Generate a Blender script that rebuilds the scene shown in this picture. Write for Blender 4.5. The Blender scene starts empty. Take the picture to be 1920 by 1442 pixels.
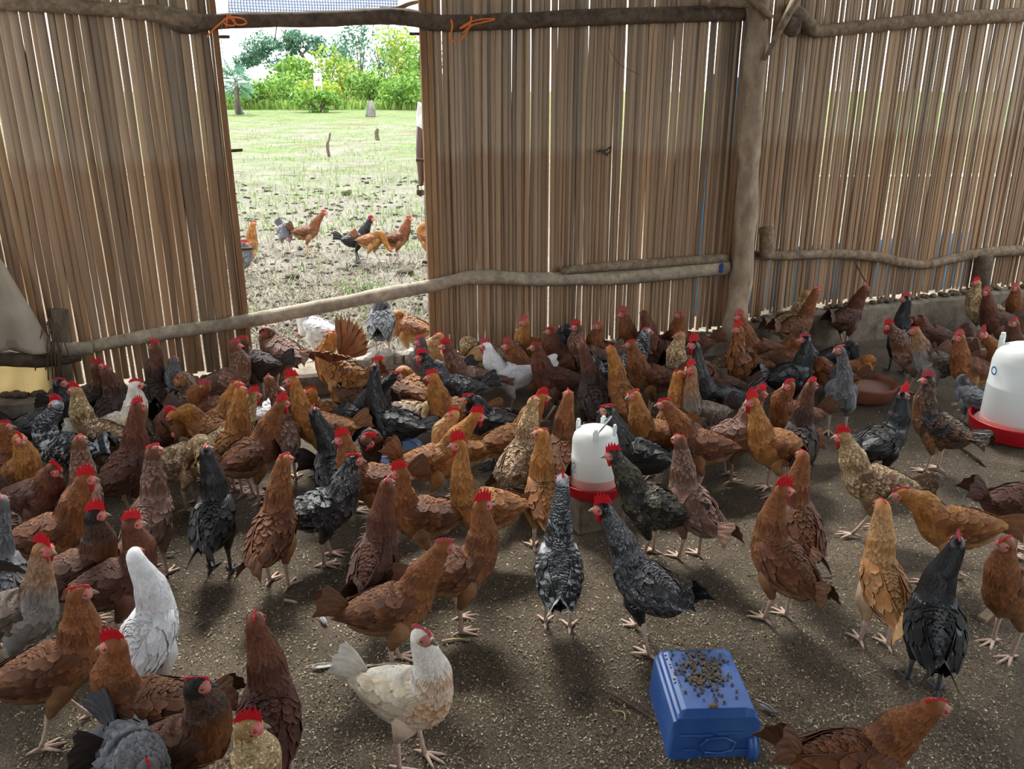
import bpy, bmesh, math, random
import numpy as np
from mathutils import Vector, Matrix
random.seed(7); rng = np.random.default_rng(7)
SC = bpy.context.scene
COL = SC.collection
R = math.radians

# ------------------------------------------------------------------ camera, sky, sun, exposure
CAM_H, PITCH, FPX = 1.7, 19.6, 1600.0
cam_d = bpy.data.cameras.new('camera'); cam = bpy.data.objects.new('camera', cam_d); COL.objects.link(cam)
cam.location = (0, 0, CAM_H); cam.rotation_euler = (R(90 - PITCH), 0, 0)
cam_d.sensor_width = 36; cam_d.lens = 36 * FPX / 1920; cam_d.clip_start = .05; cam_d.clip_end = 400
SC.camera = cam

world = bpy.data.worlds.new('overcast_sky'); SC.world = world; world.use_nodes = True
bg = world.node_tree.nodes['Background']
bg.inputs[0].default_value = (.93, .97, 1.0, 1); bg.inputs[1].default_value = 1.5
sun_d = bpy.data.lights.new('sun', 'SUN'); sun = bpy.data.objects.new('sun', sun_d); COL.objects.link(sun)
sun_d.energy = 3.6; sun_d.angle = R(16); sun_d.color = (1, .96, .88)
sun.rotation_euler = (R(-41), 0, R(14))
SC.view_settings.view_transform = 'Standard'; SC.view_settings.look = 'None'
SC.view_settings.exposure = 1.3; SC.view_settings.gamma = 1; SC.view_settings.use_curve_mapping = False
SC.cycles.max_bounces = 10; SC.cycles.diffuse_bounces = 6; SC.cycles.transparent_max_bounces = 12
SC.cycles.use_denoising = True

# ------------------------------------------------------------------ pixel helpers: a pixel of the photograph to a point of the place
SP, CP = math.sin(R(PITCH)), math.cos(R(PITCH))
CAMP = Vector((0, 0, CAM_H))
def ray(x, y):
    u, v = (x - 960) / FPX, (y - 721) / FPX
    return Vector((u, CP - v * SP, -SP - v * CP))
def at_z(x, y, z=0.0):
    d = ray(x, y); return CAMP + d * ((z - CAM_H) / d.z)
def at_t(x, y, t): return CAMP + ray(x, y) * t
WANG = math.atan(.305)
WE = Vector((math.cos(WANG), math.sin(WANG), 0)); WN = Vector((math.sin(WANG), -math.cos(WANG), 0)); WO = Vector((0, 5.08, 0))
def W(s, z, off=0.0): return WO + WE * s + WN * off + Vector((0, 0, z))
def at_wall(x, y, off=0.0):
    d = ray(x, y); o = WO + WN * off
    return CAMP + d * ((o - CAMP).dot(WN) / d.dot(WN))
def wall_sz(x, y, off=0.0):
    p = at_wall(x, y, off); return (p - WO).dot(WE), p.z

# ------------------------------------------------------------------ materials
def lin(c):
    if isinstance(c, str):
        c = [int(c[i:i+2], 16) / 255 for i in (0, 2, 4)]
        c = [x / 12.92 if x <= .04045 else ((x + .055) / 1.055) ** 2.4 for x in c]
    return (*c[:3], 1.0)
class NT:
    def __init__(s, name):
        s.m = bpy.data.materials.new(name); s.m.use_nodes = True
        s.t = s.m.node_tree; s.b = s.t.nodes['Principled BSDF']; s.out = s.t.nodes['Material Output']
    def n(s, typ, **kw):
        nd = s.t.nodes.new(typ)
        for k, v in kw.items():
            if k.startswith('i_'):
                key = k[2:]; key = int(key) if key.isdigit() else key
                nd.inputs[key].default_value = v
            else: setattr(nd, k, v)
        return nd
    def l(s, a, b): s.t.links.new(a, b)
    def val(s, x, sock):
        if isinstance(x, (int, float)): sock.default_value = x
        elif isinstance(x, tuple): sock.default_value = x
        else: s.l(x, sock)
    def mix(s, f, a, b, mode='MIX'):
        nd = s.n('ShaderNodeMix', data_type='RGBA', blend_type=mode)
        s.val(f, nd.inputs[0]); s.val(a, nd.inputs[6]); s.val(b, nd.inputs[7]); return nd.outputs[2]
    def math(s, op, a, b=0.0, c=0.0, clamp=False):
        nd = s.n('ShaderNodeMath', operation=op, use_clamp=clamp)
        s.val(a, nd.inputs[0]); s.val(b, nd.inputs[1]); s.val(c, nd.inputs[2]); return nd.outputs[0]
    def noise(s, scale, detail=3, rough=.55, vec=None, out=0):
        nd = s.n('ShaderNodeTexNoise'); nd.inputs['Scale'].default_value = scale
        nd.inputs['Detail'].default_value = detail; nd.inputs['Roughness'].default_value = rough
        if vec is not None: s.l(vec, nd.inputs['Vector'])
        return nd.outputs[out]
    def coords(s, scale=(1, 1, 1), kind='Object'):
        tc = s.n('ShaderNodeTexCoord'); mp = s.n('ShaderNodeMapping'); mp.inputs['Scale'].default_value = scale
        s.l(tc.outputs[kind], mp.inputs[0]); return mp.outputs[0]
    def ramp(s, f, stops):
        nd = s.n('ShaderNodeValToRGB'); cr = nd.color_ramp
        while len(cr.elements) < len(stops): cr.elements.new(.5)
        for e, (p, c) in zip(cr.elements, stops): e.position = p; e.color = lin(c) if isinstance(c, str) else (*c[:3], 1)
        s.l(f, nd.inputs[0]); return nd.outputs[0]
    def range(s, f, a, b, c=0.0, d=1.0):
        nd = s.n('ShaderNodeMapRange'); s.l(f, nd.inputs[0])
        for i, x in enumerate((a, b, c, d)): nd.inputs[i + 1].default_value = x
        return nd.outputs[0]
    def bump(s, h, strength=.4, dist=.01):
        nd = s.n('ShaderNodeBump'); nd.inputs['Strength'].default_value = strength; nd.inputs['Distance'].default_value = dist
        s.l(h, nd.inputs['Height']); s.l(nd.outputs[0], s.b.inputs['Normal'])
    def col(s, c): s.val(c, s.b.inputs['Base Color'])
    def rough(s, v): s.val(v, s.b.inputs['Roughness'])
    def spec(s, v): s.b.inputs['Specular IOR Level'].default_value = v
MATS = {}
def plain(name, c, rough=.6, spec=.4, var=0, scale=40, c2=None, bump=0, transl=0):
    if name in MATS: return MATS[name]
    t = NT(name); v = t.coords()
    base = lin(c)
    if c2 is not None or var:
        nz = t.noise(scale, 4, .6, v)
        nz = t.range(nz, .3, .7)
        b2 = lin(c2) if c2 is not None else tuple(x * (1 - var) for x in base[:3]) + (1,)
        t.col(t.mix(nz, base, b2))
        if bump: t.bump(nz, bump, .004)
    else: t.col(base)
    t.rough(rough); t.spec(spec)
    if transl:
        tr = t.n('ShaderNodeBsdfTranslucent'); tr.inputs[0].default_value = base
        mx = t.n('ShaderNodeMixShader'); mx.inputs[0].default_value = transl
        t.l(t.b.outputs[0], mx.inputs[1]); t.l(tr.outputs[0], mx.inputs[2]); t.l(mx.outputs[0], t.out.inputs[0])
    MATS[name] = t.m; return t.m

def mat_wood(name, c1, c2, c3, axis=(30, 30, 2.0), objrand=False, rough=.85):
    if name in MATS: return MATS[name]
    t = NT(name)
    tc = t.n('ShaderNodeTexCoord'); add = t.n('ShaderNodeVectorMath', operation='ADD')
    oi = t.n('ShaderNodeObjectInfo'); mul = t.math('MULTIPLY', oi.outputs['Random'], 37.0)
    cx = t.n('ShaderNodeCombineXYZ'); t.l(mul, cx.inputs[0]); t.l(mul, cx.inputs[2])
    t.l(tc.outputs['Object'], add.inputs[0]); t.l(cx.outputs[0], add.inputs[1])
    mp = t.n('ShaderNodeMapping'); mp.inputs['Scale'].default_value = axis; t.l(add.outputs[0], mp.inputs[0])
    n1 = t.noise(1.0, 5, .65, mp.outputs[0]); n2 = t.noise(.35, 3, .5, mp.outputs[0]); n3 = t.noise(3.0, 3, .6, mp.outputs[0])
    c = t.ramp(n1, [(.25, c1), (.5, c2), (.75, c3)])
    if objrand:
        rc = t.ramp(oi.outputs['Random'], objrand)
        c = t.mix(.62, c, rc)
    if objrand:   # weathered upper half, browner below the old lashing line
        sz = t.n('ShaderNodeSeparateXYZ'); t.l(tc.outputs['Object'], sz.inputs[0]); zl = t.math('ADD', sz.outputs[2], t.math('MULTIPLY', n2, .06))
        c = t.mix(t.range(zl, .59, .56, 0, .5), c, t.mix(1.0, c, lin('d6b697'), 'MULTIPLY'))
    d = t.range(n2, .3, .7, .72, 1.15)
    c = t.mix(1.0, c, d, 'MULTIPLY')
    f = t.range(n3, .62, .72, 0, .45)
    c = t.mix(f, c, lin('2a211b'))
    t.col(c); t.rough(rough); t.spec(.25); t.bump(n1, .6, .006)
    if objrand:   # thin split reeds let a little light through
        tl_ = t.n('ShaderNodeBsdfTranslucent'); t.l(c, tl_.inputs[0]); mx = t.n('ShaderNodeMixShader'); mx.inputs[0].default_value = .1
        t.l(t.b.outputs[0], mx.inputs[1]); t.l(tl_.outputs[0], mx.inputs[2]); t.l(mx.outputs[0], t.out.inputs[0])
    MATS[name] = t.m; return t.m

# ------------------------------------------------------------------ mesh helpers
class MB:
    def __init__(s): s.v = []; s.f = []
    def add(s, vs, fs):
        k = len(s.v); s.v += [tuple(p) for p in vs]; s.f += [tuple(i + k for i in f) for f in fs]; return k
    def box(s, c, size, rot=0.0):
        x, y, z = [a / 2 for a in size]; cr, sr = math.cos(rot), math.sin(rot); vs = []
        for dz in (-z, z):
            for dx, dy in ((-x, -y), (x, -y), (x, y), (-x, y)):
                vs.append((c[0] + dx * cr - dy * sr, c[1] + dx * sr + dy * cr, c[2] + dz))
        s.add(vs, [(3, 2, 1, 0), (4, 5, 6, 7), (0, 1, 5, 4), (1, 2, 6, 5), (2, 3, 7, 6), (3, 0, 4, 7)])
    def tube(s, pts, rad, n=8, wob=0.0, flat=1.0, cap=True, apex=None):
        pts = [Vector(p) for p in pts]; m = len(pts)
        rad = [rad] * m if isinstance(rad, (int, float)) else rad
        T = [(pts[min(i + 1, m - 1)] - pts[max(i - 1, 0)]).normalized() for i in range(m)]
        a = Vector((0, 0, 1)) if abs(T[0].z) < .9 else Vector((0, 1, 0))
        side = T[0].cross(a).normalized(); k0 = len(s.v)
        for i in range(m):
            side = (side - T[i] * side.dot(T[i])).normalized(); up = T[i].cross(side)
            for j in range(n):
                an = 2 * math.pi * j / n; r = rad[i] * (1 + (random.uniform(-wob, wob) if wob else 0))
                s.v.append(tuple(pts[i] + side * (math.cos(an) * r) + up * (math.sin(an) * r * flat)))
        for i in range(m - 1):
            for j in range(n):
                a0 = k0 + i * n + j; a1 = k0 + i * n + (j + 1) % n
                s.f.append((a0, a1, a1 + n, a0 + n))
        if apex is not None:
            for j in range(n): s.f.append((apex, k0 + (j + 1) % n, k0 + j))
        elif cap: s.f.append(tuple(k0 + j for j in reversed(range(n))))
        if cap: s.f.append(tuple(k0 + (m - 1) * n + j for j in range(n)))
    def lathe(s, prof, n=24, c=(0, 0, 0)):
        k0 = len(s.v); m = len(prof)
        for r, z in prof:
            for j in range(n):
                an = 2 * math.pi * j / n; s.v.append((c[0] + r * math.cos(an), c[1] + r * math.sin(an), c[2] + z))
        for i in range(m - 1):
            for j in range(n):
                a0 = k0 + i * n + j; a1 = k0 + i * n + (j + 1) % n
                s.f.append((a0, a1, a1 + n, a0 + n))
        s.f.append(tuple(k0 + j for j in reversed(range(n)))); s.f.append(tuple(k0 + (m - 1) * n + j for j in range(n)))
    def ball(s, c, r, nu=8, nv=6, M=None):
        vs = [(0, 0, 1)]; fs = []
        for i in range(1, nv):
            th = math.pi * i / nv
            for j in range(nu):
                an = 2 * math.pi * j / nu; vs.append((math.sin(th) * math.cos(an), math.sin(th) * math.sin(an), math.cos(th)))
        vs.append((0, 0, -1)); L = len(vs) - 1
        for j in range(nu):
            fs.append((0, 1 + j, 1 + (j + 1) % nu)); b = 1 + (nv - 2) * nu; fs.append((L, b + (j + 1) % nu, b + j))
            for i in range(nv - 2):
                a = 1 + i * nu; fs.append((a + j, a + nu + j, a + nu + (j + 1) % nu, a + (j + 1) % nu))
        out = []
        for p in vs:
            q = Vector((p[0] * r[0], p[1] * r[1], p[2] * r[2]))
            if M is not None: q = M @ q
            out.append(q + Vector(c))
        s.add(out, fs)
    def mesh(s, name, smooth=True):
        me = bpy.data.meshes.new(name); me.from_pydata(s.v, [], s.f); me.update()
        if smooth: me.polygons.foreach_set('use_smooth', [True] * len(me.polygons))
        return me
    def obj(s, name, m, parent=None, loc=None, smooth=True):
        return link(name, s.mesh(name, smooth), m, parent, loc)
def link(name, me, m=None, parent=None, loc=None):
    o = bpy.data.objects.new(name, me); COL.objects.link(o)
    if m is not None and not me.materials: me.materials.append(m)
    if parent is not None: o.parent = parent
    if loc is not None: o.location = loc
    return o
def tag(o, label, cat, group=None, kind=None):
    if label: o['label'] = label
    if cat: o['category'] = cat
    if group: o['group'] = group
    if kind: o['kind'] = kind
    return o
def empty(name, loc=(0, 0, 0), rz=0.0):
    o = bpy.data.objects.new(name, None); COL.objects.link(o); o.location = loc; o.rotation_euler = (0, 0, rz)
    o.empty_display_size = .1; return o
def bevel(o, w, seg=2):
    md = o.modifiers.new('bevel', 'BEVEL'); md.width = w; md.segments = seg; md.limit_method = 'ANGLE'; return o
def resample(pts, n):
    pts = [Vector(p) for p in pts]; out = []; m = len(pts)
    for k in range(n):
        x = k / (n - 1) * (m - 1); i = min(int(x), m - 2); t = x - i
        p0, p1, p2, p3 = pts[max(i - 1, 0)], pts[i], pts[i + 1], pts[min(i + 2, m - 1)]
        out.append(.5 * ((2 * p1) + (p2 - p0) * t + (2 * p0 - 5 * p1 + 4 * p2 - p3) * t * t + (3 * p1 - p0 - 3 * p2 + p3) * t ** 3))
    return out
# ------------------------------------------------------------------ ground inside and out
def mat_litter():
    t = NT('litter_floor'); v = t.coords()
    a = t.noise(5, 5, .6, v); b = t.noise(170, 4, .7, v); c = t.noise(480, 2, .6, v); g = t.noise(1.1, 3, .5, v)
    col = t.ramp(b, [(.28, '392e24'), (.45, '716250'), (.6, '9c8b75'), (.78, 'cfc2ad')])
    col = t.mix(t.range(a, .42, .62, 0, .55), col, lin('564936'))
    col = t.mix(t.range(c, .64, .72, 0, .8), col, lin('dccfae'))
    col = t.mix(1.0, col, t.range(g, .3, .7, .75, 1.12), 'MULTIPLY')
    t.col(col); t.rough(.75); t.spec(.35)
    h = t.math('ADD', t.math('MULTIPLY', a, 1.2), t.math('ADD', b, t.math('MULTIPLY', c, .5)))
    t.bump(h, 1.0, .035); return t.m
def mat_field():
    t = NT('field_ground'); v = t.coords()
    a = t.noise(.55, 5, .6, v); b = t.noise(7, 5, .7, v); c = t.noise(38, 4, .7, v)
    sx = t.n('ShaderNodeSeparateXYZ'); tc = t.n('ShaderNodeTexCoord'); t.l(tc.outputs['Object'], sx.inputs[0])
    far = t.range(sx.outputs[1], 7.5, 24)
    sand = t.ramp(c, [(.3, '5f5b56'), (.5, '86827c'), (.7, 'a09c96')])
    straw = t.ramp(b, [(.3, '5f553f'), (.5, '867c60'), (.7, '9d957b')])
    grass = t.ramp(b, [(.3, '51683a'), (.5, '6c7f4d'), (.7, '8d986c')])
    col = t.mix(t.range(b, .46, .66, 0, .8), sand, straw)
    gf = t.math('MULTIPLY', t.range(a, .36, .6), far, clamp=True)
    gf = t.math('ADD', gf, t.range(sx.outputs[1], 36, 52), clamp=True)
    col = t.mix(gf, col, grass)
    col = t.mix(t.range(c, .62, .75, 0, .6), col, lin('5a5142'))
    col = t.mix(t.range(t.noise(.22, 4, .6, v), .54, .64, 0, .4), col, lin('6f5648')); col = t.mix(1.0, col, t.range(t.noise(1.6, 4, .65, v), .3, .7, .68, 1.15), 'MULTIPLY')
    t.col(col); t.rough(.95); t.spec(.1); t.bump(c, .8, .06); return t.m
from mathutils import noise as mnoise
def hfield(x, y):
    return .012 * mnoise.noise((x * 3.1, y * 3.1, 0)) + .006 * mnoise.noise((x * 9, y * 9, 3)) + 0.0055 * mnoise.noise((x * 27, y * 27, 5))
def grid_mesh(name, x0, x1, y0, y1, nx, ny, hf):
    vs = []; fs = []
    for j in range(ny + 1):
        for i in range(nx + 1):
            x = x0 + (x1 - x0) * i / nx; y = y0 + (y1 - y0) * j / ny; vs.append((x, y, hf(x, y)))
    for j in range(ny):
        for i in range(nx):
            a = j * (nx + 1) + i; fs.append((a, a + 1, a + nx + 2, a + nx + 1))
    me = bpy.data.meshes.new(name); me.from_pydata(vs, [], fs); me.polygons.foreach_set('use_smooth', [True] * len(fs)); return me
floor = tag(link('floor', grid_mesh('floor', -3.6, 4.9, -3.5, 6.4, 200, 230, lambda x, y: hfield(x, y) if y - 5.08 - .305 * x < .05 else -.06), mat_litter()), None, None, kind='structure')
def fieldh(x, y): return -.03 + .05 * mnoise.noise((x * .5, y * .5, 0)) + .03 * mnoise.noise((x * 1.7, y * 1.7, 9)) + .012 * mnoise.noise((x * 6, y * 6, 2))
def fh2(x, y):
    d = y - 5.08 - .305 * x
    return (fieldh(x, y) if d > .1 else -.09)
ground = tag(link('ground', grid_mesh('ground', -9, 5, 3.2, 17, 150, 170, fh2), mat_field()), None, None, kind='structure')
mb = MB(); mb.box((0, 120, -.35), (400, 206, .1)); 
gfar = link('ground', grid_mesh('ground_far', -90, 90, 16.9, 150, 80, 80, lambda x, y: -.03 + .12 * mnoise.noise((x * .2, y * .2, 1))), ground.data.materials[0]); tag(gfar, None, None, kind='structure')
for nm, x0, x1, y0, y1 in (('ground', -90, -8.9, -60, 17), ('ground', 4.8, 90, -60, 17), ('ground', -9, 5, -60, -3.4)):
    tag(link(nm, grid_mesh(nm, x0, x1, y0, y1, 20, 20, lambda x, y: -.06), ground.data.materials[0]), None, None, kind='structure')

# litter grains, straw and field grass: nobody could count them
def flakes(name, pts, size, mats, tint):
    n = len(pts); a = rng.uniform(0, 2 * np.pi, n); s = size * rng.uniform(.5, 1.5, n); w = s * rng.uniform(.25, .6, n); tl = rng.normal(0, .35, (n, 2))
    dx = np.stack([np.cos(a), np.sin(a), tl[:, 0]], 1) * s[:, None]; dy = np.stack([-np.sin(a), np.cos(a), tl[:, 1]], 1) * w[:, None]
    P = np.asarray(pts); V = np.stack([P - dx, P - dy, P + dx, P + dy], 1).reshape(-1, 3)
    F = np.arange(n * 4).reshape(-1, 4)
    me = bpy.data.meshes.new(name); me.from_pydata(V.tolist(), [], F.tolist())
    at = me.attributes.new('rnd', 'FLOAT', 'POINT'); at.data.foreach_set('value', np.repeat(rng.uniform(0, 1, n), 4).astype(np.float32))
    return me
def mat_rnd(name, stops, rough=.7, transl=0):
    t = NT(name); at = t.n('ShaderNodeAttribute', attribute_name='rnd'); c = t.ramp(at.outputs['Fac'], stops); t.col(c); t.rough(rough); t.spec(.25)
    if transl:
        tr = t.n('ShaderNodeBsdfTranslucent'); t.l(c, tr.inputs[0]); mx = t.n('ShaderNodeMixShader'); mx.inputs[0].default_value = transl
        t.l(t.b.outputs[0], mx.inputs[1]); t.l(tr.outputs[0], mx.inputs[2]); t.l(mx.outputs[0], t.out.inputs[0])
    return t.m
pts = []
while len(pts) < 60000:
    x = random.uniform(30, 1900) if random.random() < .8 else random.uniform(-200, 2120); y = 1500 - 830 * random.random() ** 1.0
    p = at_z(x, y, 0)
    if p.y - 5.08 - .305 * p.x > -.12: continue
    pts.append((p.x, p.y, hfield(p.x, p.y) + .003))
tag(link('litter', flakes('litter', pts, .0039, None, None), mat_rnd('litter_grain', [(0, '2f271f'), (.35, '6d5f4b'), (.65, '93856e'), (.9, 'b3a58a'), (1, 'ddd0b2')])), 'dry brown litter of husks and grain strewn over the shed floor', 'litter', kind='stuff')

def blades(name, roots, h, w, lean, mat, label, cat):
    n = len(roots); P = np.asarray(roots); a = rng.uniform(0, 2 * np.pi, n); hh = h * rng.uniform(.4, 1.3, n); ln = lean * rng.uniform(.2, 1.2, n)
    d = np.stack([np.cos(a), np.sin(a), np.zeros(n)], 1); s = np.stack([-np.sin(a), np.cos(a), np.zeros(n)], 1) * (w * rng.uniform(.6, 1.4, n))[:, None]
    up = np.array([0, 0, 1.0])
    mid = P + d * (ln * hh * .35)[:, None] + up * (hh * .6)[:, None]
    tip = P + d * (ln * hh)[:, None] + up * (hh * np.clip(1.1 - ln * .6, .1, 1))[:, None]
    V = np.stack([P - s, P + s, mid + s * .8, mid - s * .8, tip], 1).reshape(-1, 3)
    b = np.arange(n)[:, None] * 5
    F = (b + np.array([[0, 1, 2, 3]])).tolist() + (b + np.array([[3, 2, 4]])).tolist()
    me = bpy.data.meshes.new(name); me.from_pydata(V.tolist(), [], F)
    at = me.attributes.new('rnd', 'FLOAT', 'POINT'); at.data.foreach_set('value', np.repeat(rng.uniform(0, 1, n), 5).astype(np.float32))
    return tag(link(name, me, mat), label, cat, kind='stuff')
gr, st = [], []
cl = [(at_z(random.uniform(380, 840), 150 + 470 * random.random() ** .75 + 22, 0), random.random()) for _ in range(1500)]
for c, q in cl:
    if c.y - 5.08 - .305 * c.x < .5 or c.y > 55: continue
    far = min(1, max(0, (c.y - 8) / 9)); nb = 9
    rr = .05 + .012 * c.y
    for _ in range(nb):
        x = c.x + random.gauss(0, rr); y = c.y + random.gauss(0, rr)
        if y - 5.08 - .305 * x < .4: continue
        (gr if q < .04 + .66 * far else st).append((x, y, fieldh(x, y) if y < 17 else -.02))
blades('grass', gr, .11, .006, .8, mat_rnd('grass_blade', [(0, '436b2c'), (.5, '67863f'), (1, '8e9d66')], .7, .35), 'short bright green grass tufts in the field beyond the doorway', 'grass')
blades('straw', st, .07, .004, 2.2, mat_rnd('straw_blade', [(0, '4d4537'), (.5, '857d68'), (1, 'a9a494')], .8, .2), 'dry straw strewn on the sandy ground outside the doorway', 'straw')
b = MB()
for _ in range(520):
    c = at_z(random.uniform(390, 830), 330 + 290 * random.random(), 0)
    if c.y - 5.08 - .305 * c.x < .5: continue
    for q in range(random.randint(1, 3)):
        r = random.uniform(.006, .022) * (.5 + c.y / 14); x, y = c.x + random.gauss(0, .05), c.y + random.gauss(0, .05); b.ball((x, y, fieldh(x, y) + r * .2), (r * 1.4, r * 1.1, r * .7), 6, 4)
tag(b.obj('mud_clods', plain('field_mud', '4a443c', .95, .1, c2='2f2a24', scale=12)), 'dark crumbly mud clods scattered over the sandy ground outside', 'mud', kind='stuff')
far_g = []
for _ in range(5200):
    x = random.uniform(380, 830); t_ = random.uniform(53, 64); p = at_t(x, 200, t_); far_g.append((p.x, p.y, 0))
blades('tall_grass', far_g, .6, .06, .6, mat_rnd('tall_grass_blade', [(0, '587a37'), (.5, '76943f'), (1, '99a865')], .7, .4), 'fresh green tall grass strip in front of the bushes', 'grass')

# ------------------------------------------------------------------ the reed wall
wood_reed = mat_wood('split_reed', '7c6852', 'a58e74', 'c2aa90', (2.2, 2.2, 2.6),
    objrand=[(0, 'a38d77'), (.1, '6e6660'), (.2, 'b9a48c'), (.34, '8c755d'), (.45, 'cbb69c'), (.58, '9f8b75'), (.7, '78746e'), (.8, 'c0a483'), (.92, 'a99a89')])
wall = tag(empty('wall_back'), 'back wall of upright split reeds with bright slits between them', None, kind='structure')
reed_meshes = []
for k in range(14):
    b = MB(); ns = 7; n = 5; kk = []
    ph, fr, am = random.uniform(0, 6), random.uniform(1.5, 4), random.uniform(.03, .13)
    tap = random.uniform(-.05, .1)
    thin = random.uniform(.02, .2)
    for i in range(ns + 1):
        z = (i / ns) ** 1.35; cx = am * math.sin(ph + fr * z * 2); wd = .5 * (1 + tap * (z - .5)) * (1 - thin * max(0, 1 - z / .24)) * random.uniform(.95, 1.04)
        for j in range(n):
            an = math.pi * j / (n - 1); b.v.append((cx - math.cos(an) * wd, -math.sin(an) * .5, z))
    for i in range(ns):
        for j in range(n - 1): a = i * n + j; b.f.append((a, a + 1, a + n + 1, a + n))
        a = i * n; b.f.append((a + n - 1, a, a + n, a + 2 * n - 1))
    me = b.mesh('reed'); me.materials.append(wood_reed); reed_meshes.append(me)
def curb_top(s): return .13 if s < 1.4 else (.13 + (s - 1.4) * .2 if s < 1.9 else .23 + .02 * (s - 1.9))
def reeds(s0, s1, w0, w1, gap, zb, top, dark=.0):
    s = s0
    while s < s1:
        w = random.uniform(w0, w1); g = gap()
        if s + w > s1 + .004: w = s1 - s
        if w < .008: break
        o = link('reed', random.choice(reed_meshes), None, wall)
        z0 = zb(s) + random.uniform(-.02, .025); off = random.uniform(-.006, .012)
        o.location = W(s + w / 2, z0, off); o.scale = (w * random.uniform(1.04, 1.14), random.uniform(.012, .022), top + random.uniform(-.03, .05) - z0)
        o.rotation_euler = (random.gauss(0, .003), random.gauss(0, .0011), WANG)
        s += w + g
gapL = lambda: random.choice((-.003, -.002, -.001, .001, .003, .004))
gapM = lambda: random.choice((-.004, -.003, -.003, -.002, -.001)) if random.random() < .9 else .002
gapR = lambda: random.choice((-.004, -.003, -.003, -.002, -.001, .0015)) if random.random() < .93 else .003
reeds(-3.4, -1.57, .025, .046, gapL, lambda s: .145 if s > -2.6 else .43, 2.27)
reeds(-.485, .45, .018, .034, gapM, lambda s: .14, 2.27)
reeds(.455, 1.46, .019, .033, gapR, lambda s: .14, 2.27)
reeds(1.46, 4.3, .019, .033, gapR, lambda s: curb_top(s) + .012, 2.27)
# second thin layer of backing reeds, as the wall is two deep in places
for s in np.arange(-3.4, -1.6, .21): 
    if random.random() < .5: o = link('reed', random.choice(reed_meshes), None, wall); o.location = W(s, .2, -.022); o.scale = (.04, .015, 2.2); o.rotation_euler = (0, random.gauss(0, .006), WANG)
for s in list(np.arange(-.45, .5, .07)) + list(np.arange(.5, 4.2, .15)):
    if random.random() < .8: o = link('reed', random.choice(reed_meshes), None, wall); o.location = W(s + random.uniform(-.02, .02), .5 if s > .5 else .25, -.022); o.scale = (.03, .015, 1.9); o.rotation_euler = (0, random.gauss(0, .006), WANG)
# door jambs: a board-like wide reed each side
jm = mat_wood('jamb_wood', '6f5138', '8a6a4c', '9c7e5e', (14, 14, 1.6))
def bar(name, a, b, w, d, mat, parent, off=0):
    m_ = MB(); (sa, za), (sb, zb) = a, b
    c = [W(sa - w / 2, za, off), W(sa + w / 2, za, off), W(sb + w / 2, zb, off), W(sb - w / 2, zb, off)]
    q = [p - WN * d for p in c]; m_.add(c + q, [(0, 1, 2, 3), (7, 6, 5, 4), (0, 4, 5, 1), (1, 5, 6, 2), (2, 6, 7, 3), (3, 7, 4, 0)])
    return bevel(m_.obj(name, mat, parent, smooth=False), .004)
jl = bar('door_jamb', (-1.555, .18), (-1.555, 2.27), .03, .03, jm, wall, .03)
jr = bar('door_jamb', (-.502, .16), (-.502, 2.27), .035, .035, jm, wall, .03)
bar('door_jamb', (-.468, .18), (-.468, 2.27), .03, .02, jm, wall, .032)

# concrete footing along the wall
conc = plain('weathered_concrete', '8d8376', .95, .15, c2='5f574b', scale=14, bump=.7)
b = MB(); n = 90
for i in range(n + 1):
    s = -3.4 + 8.3 * i / n; zt = curb_top(s) + random.uniform(-.008, .008); j = random.uniform(-.006, .006)
    for off, z in ((.16 + j, -.08), (.14 + j, zt - .015), (.12 + j, zt), (-.1, zt), (-.12, zt - .02), (-.13, -.15)): b.v.append(tuple(W(s, z, off)))
for i in range(n):
    for j in range(5): a = i * 6 + j; b.f.append((a, a + 6, a + 7, a + 1))
tag(b.obj('curb', conc, smooth=False), None, None, kind='structure').name = 'trim_1'
# broken concrete lumps on the door sill
sill = tag(empty('broken_sill', W(-.85, .13, -.02)), 'row of broken pale concrete lumps on the doorway sill', 'sill')
pale = plain('broken_concrete', 'b5ada2', .95, .15, c2='7f776b', scale=22, bump=.8)
def lump(name, c, size, mat, parent=None, seed=0):
    bm = bmesh.new(); bmesh.ops.create_icosphere(bm, subdivisions=2, radius=1)
    for v in bm.verts:
        p = v.co.copy(); m_ = max(abs(p.x), abs(p.y), abs(p.z)); p = p.lerp(p / m_, .55)
        p *= 1 + .22 * mnoise.noise(p * 1.7 + Vector((seed * 3.1, 0, 0)))
        v.co = Vector((p.x * size[0], p.y * size[1], p.z * size[2]))
    me = bpy.data.meshes.new(name); bm.to_mesh(me); bm.free(); o = link(name, me, mat, parent, c); return o
for k, (px, py, w) in enumerate(((682, 655, .05), (702, 652, .045), (722, 655, .05), (745, 652, .055), (768, 650, .04), (790, 652, .05), (650, 662, .045), (620, 668, .05))):
    s, z = wall_sz(px, py, .05); o = lump('concrete_lump', W(s, .15, .06 - .02 * (k % 2)) - sill.location, (w, .05, .04 + .01 * (k % 3)), pale, sill, k); o.rotation_euler = (0, 0, random.uniform(-.4, .4))
# a crumbled ledge of mud along the foot of the reeds
b = MB()
for i in range(260):
    s = random.uniform(-.45, 4.6) if i % 3 else random.uniform(-3.2, -1.6); r = random.uniform(.008, .026); zt = curb_top(s)
    b.ball(W(s, zt + r * .5, random.uniform(.04, .1)), (r * 1.3, r, r * .8), 5, 4)
tag(b.obj('mud_crumbs', plain('dry_mud', '574c3f', .95, .1, c2='75695a', scale=30)), 'dry mud crumbs and droppings lying along the wall footing', 'mud', kind='stuff')

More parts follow.
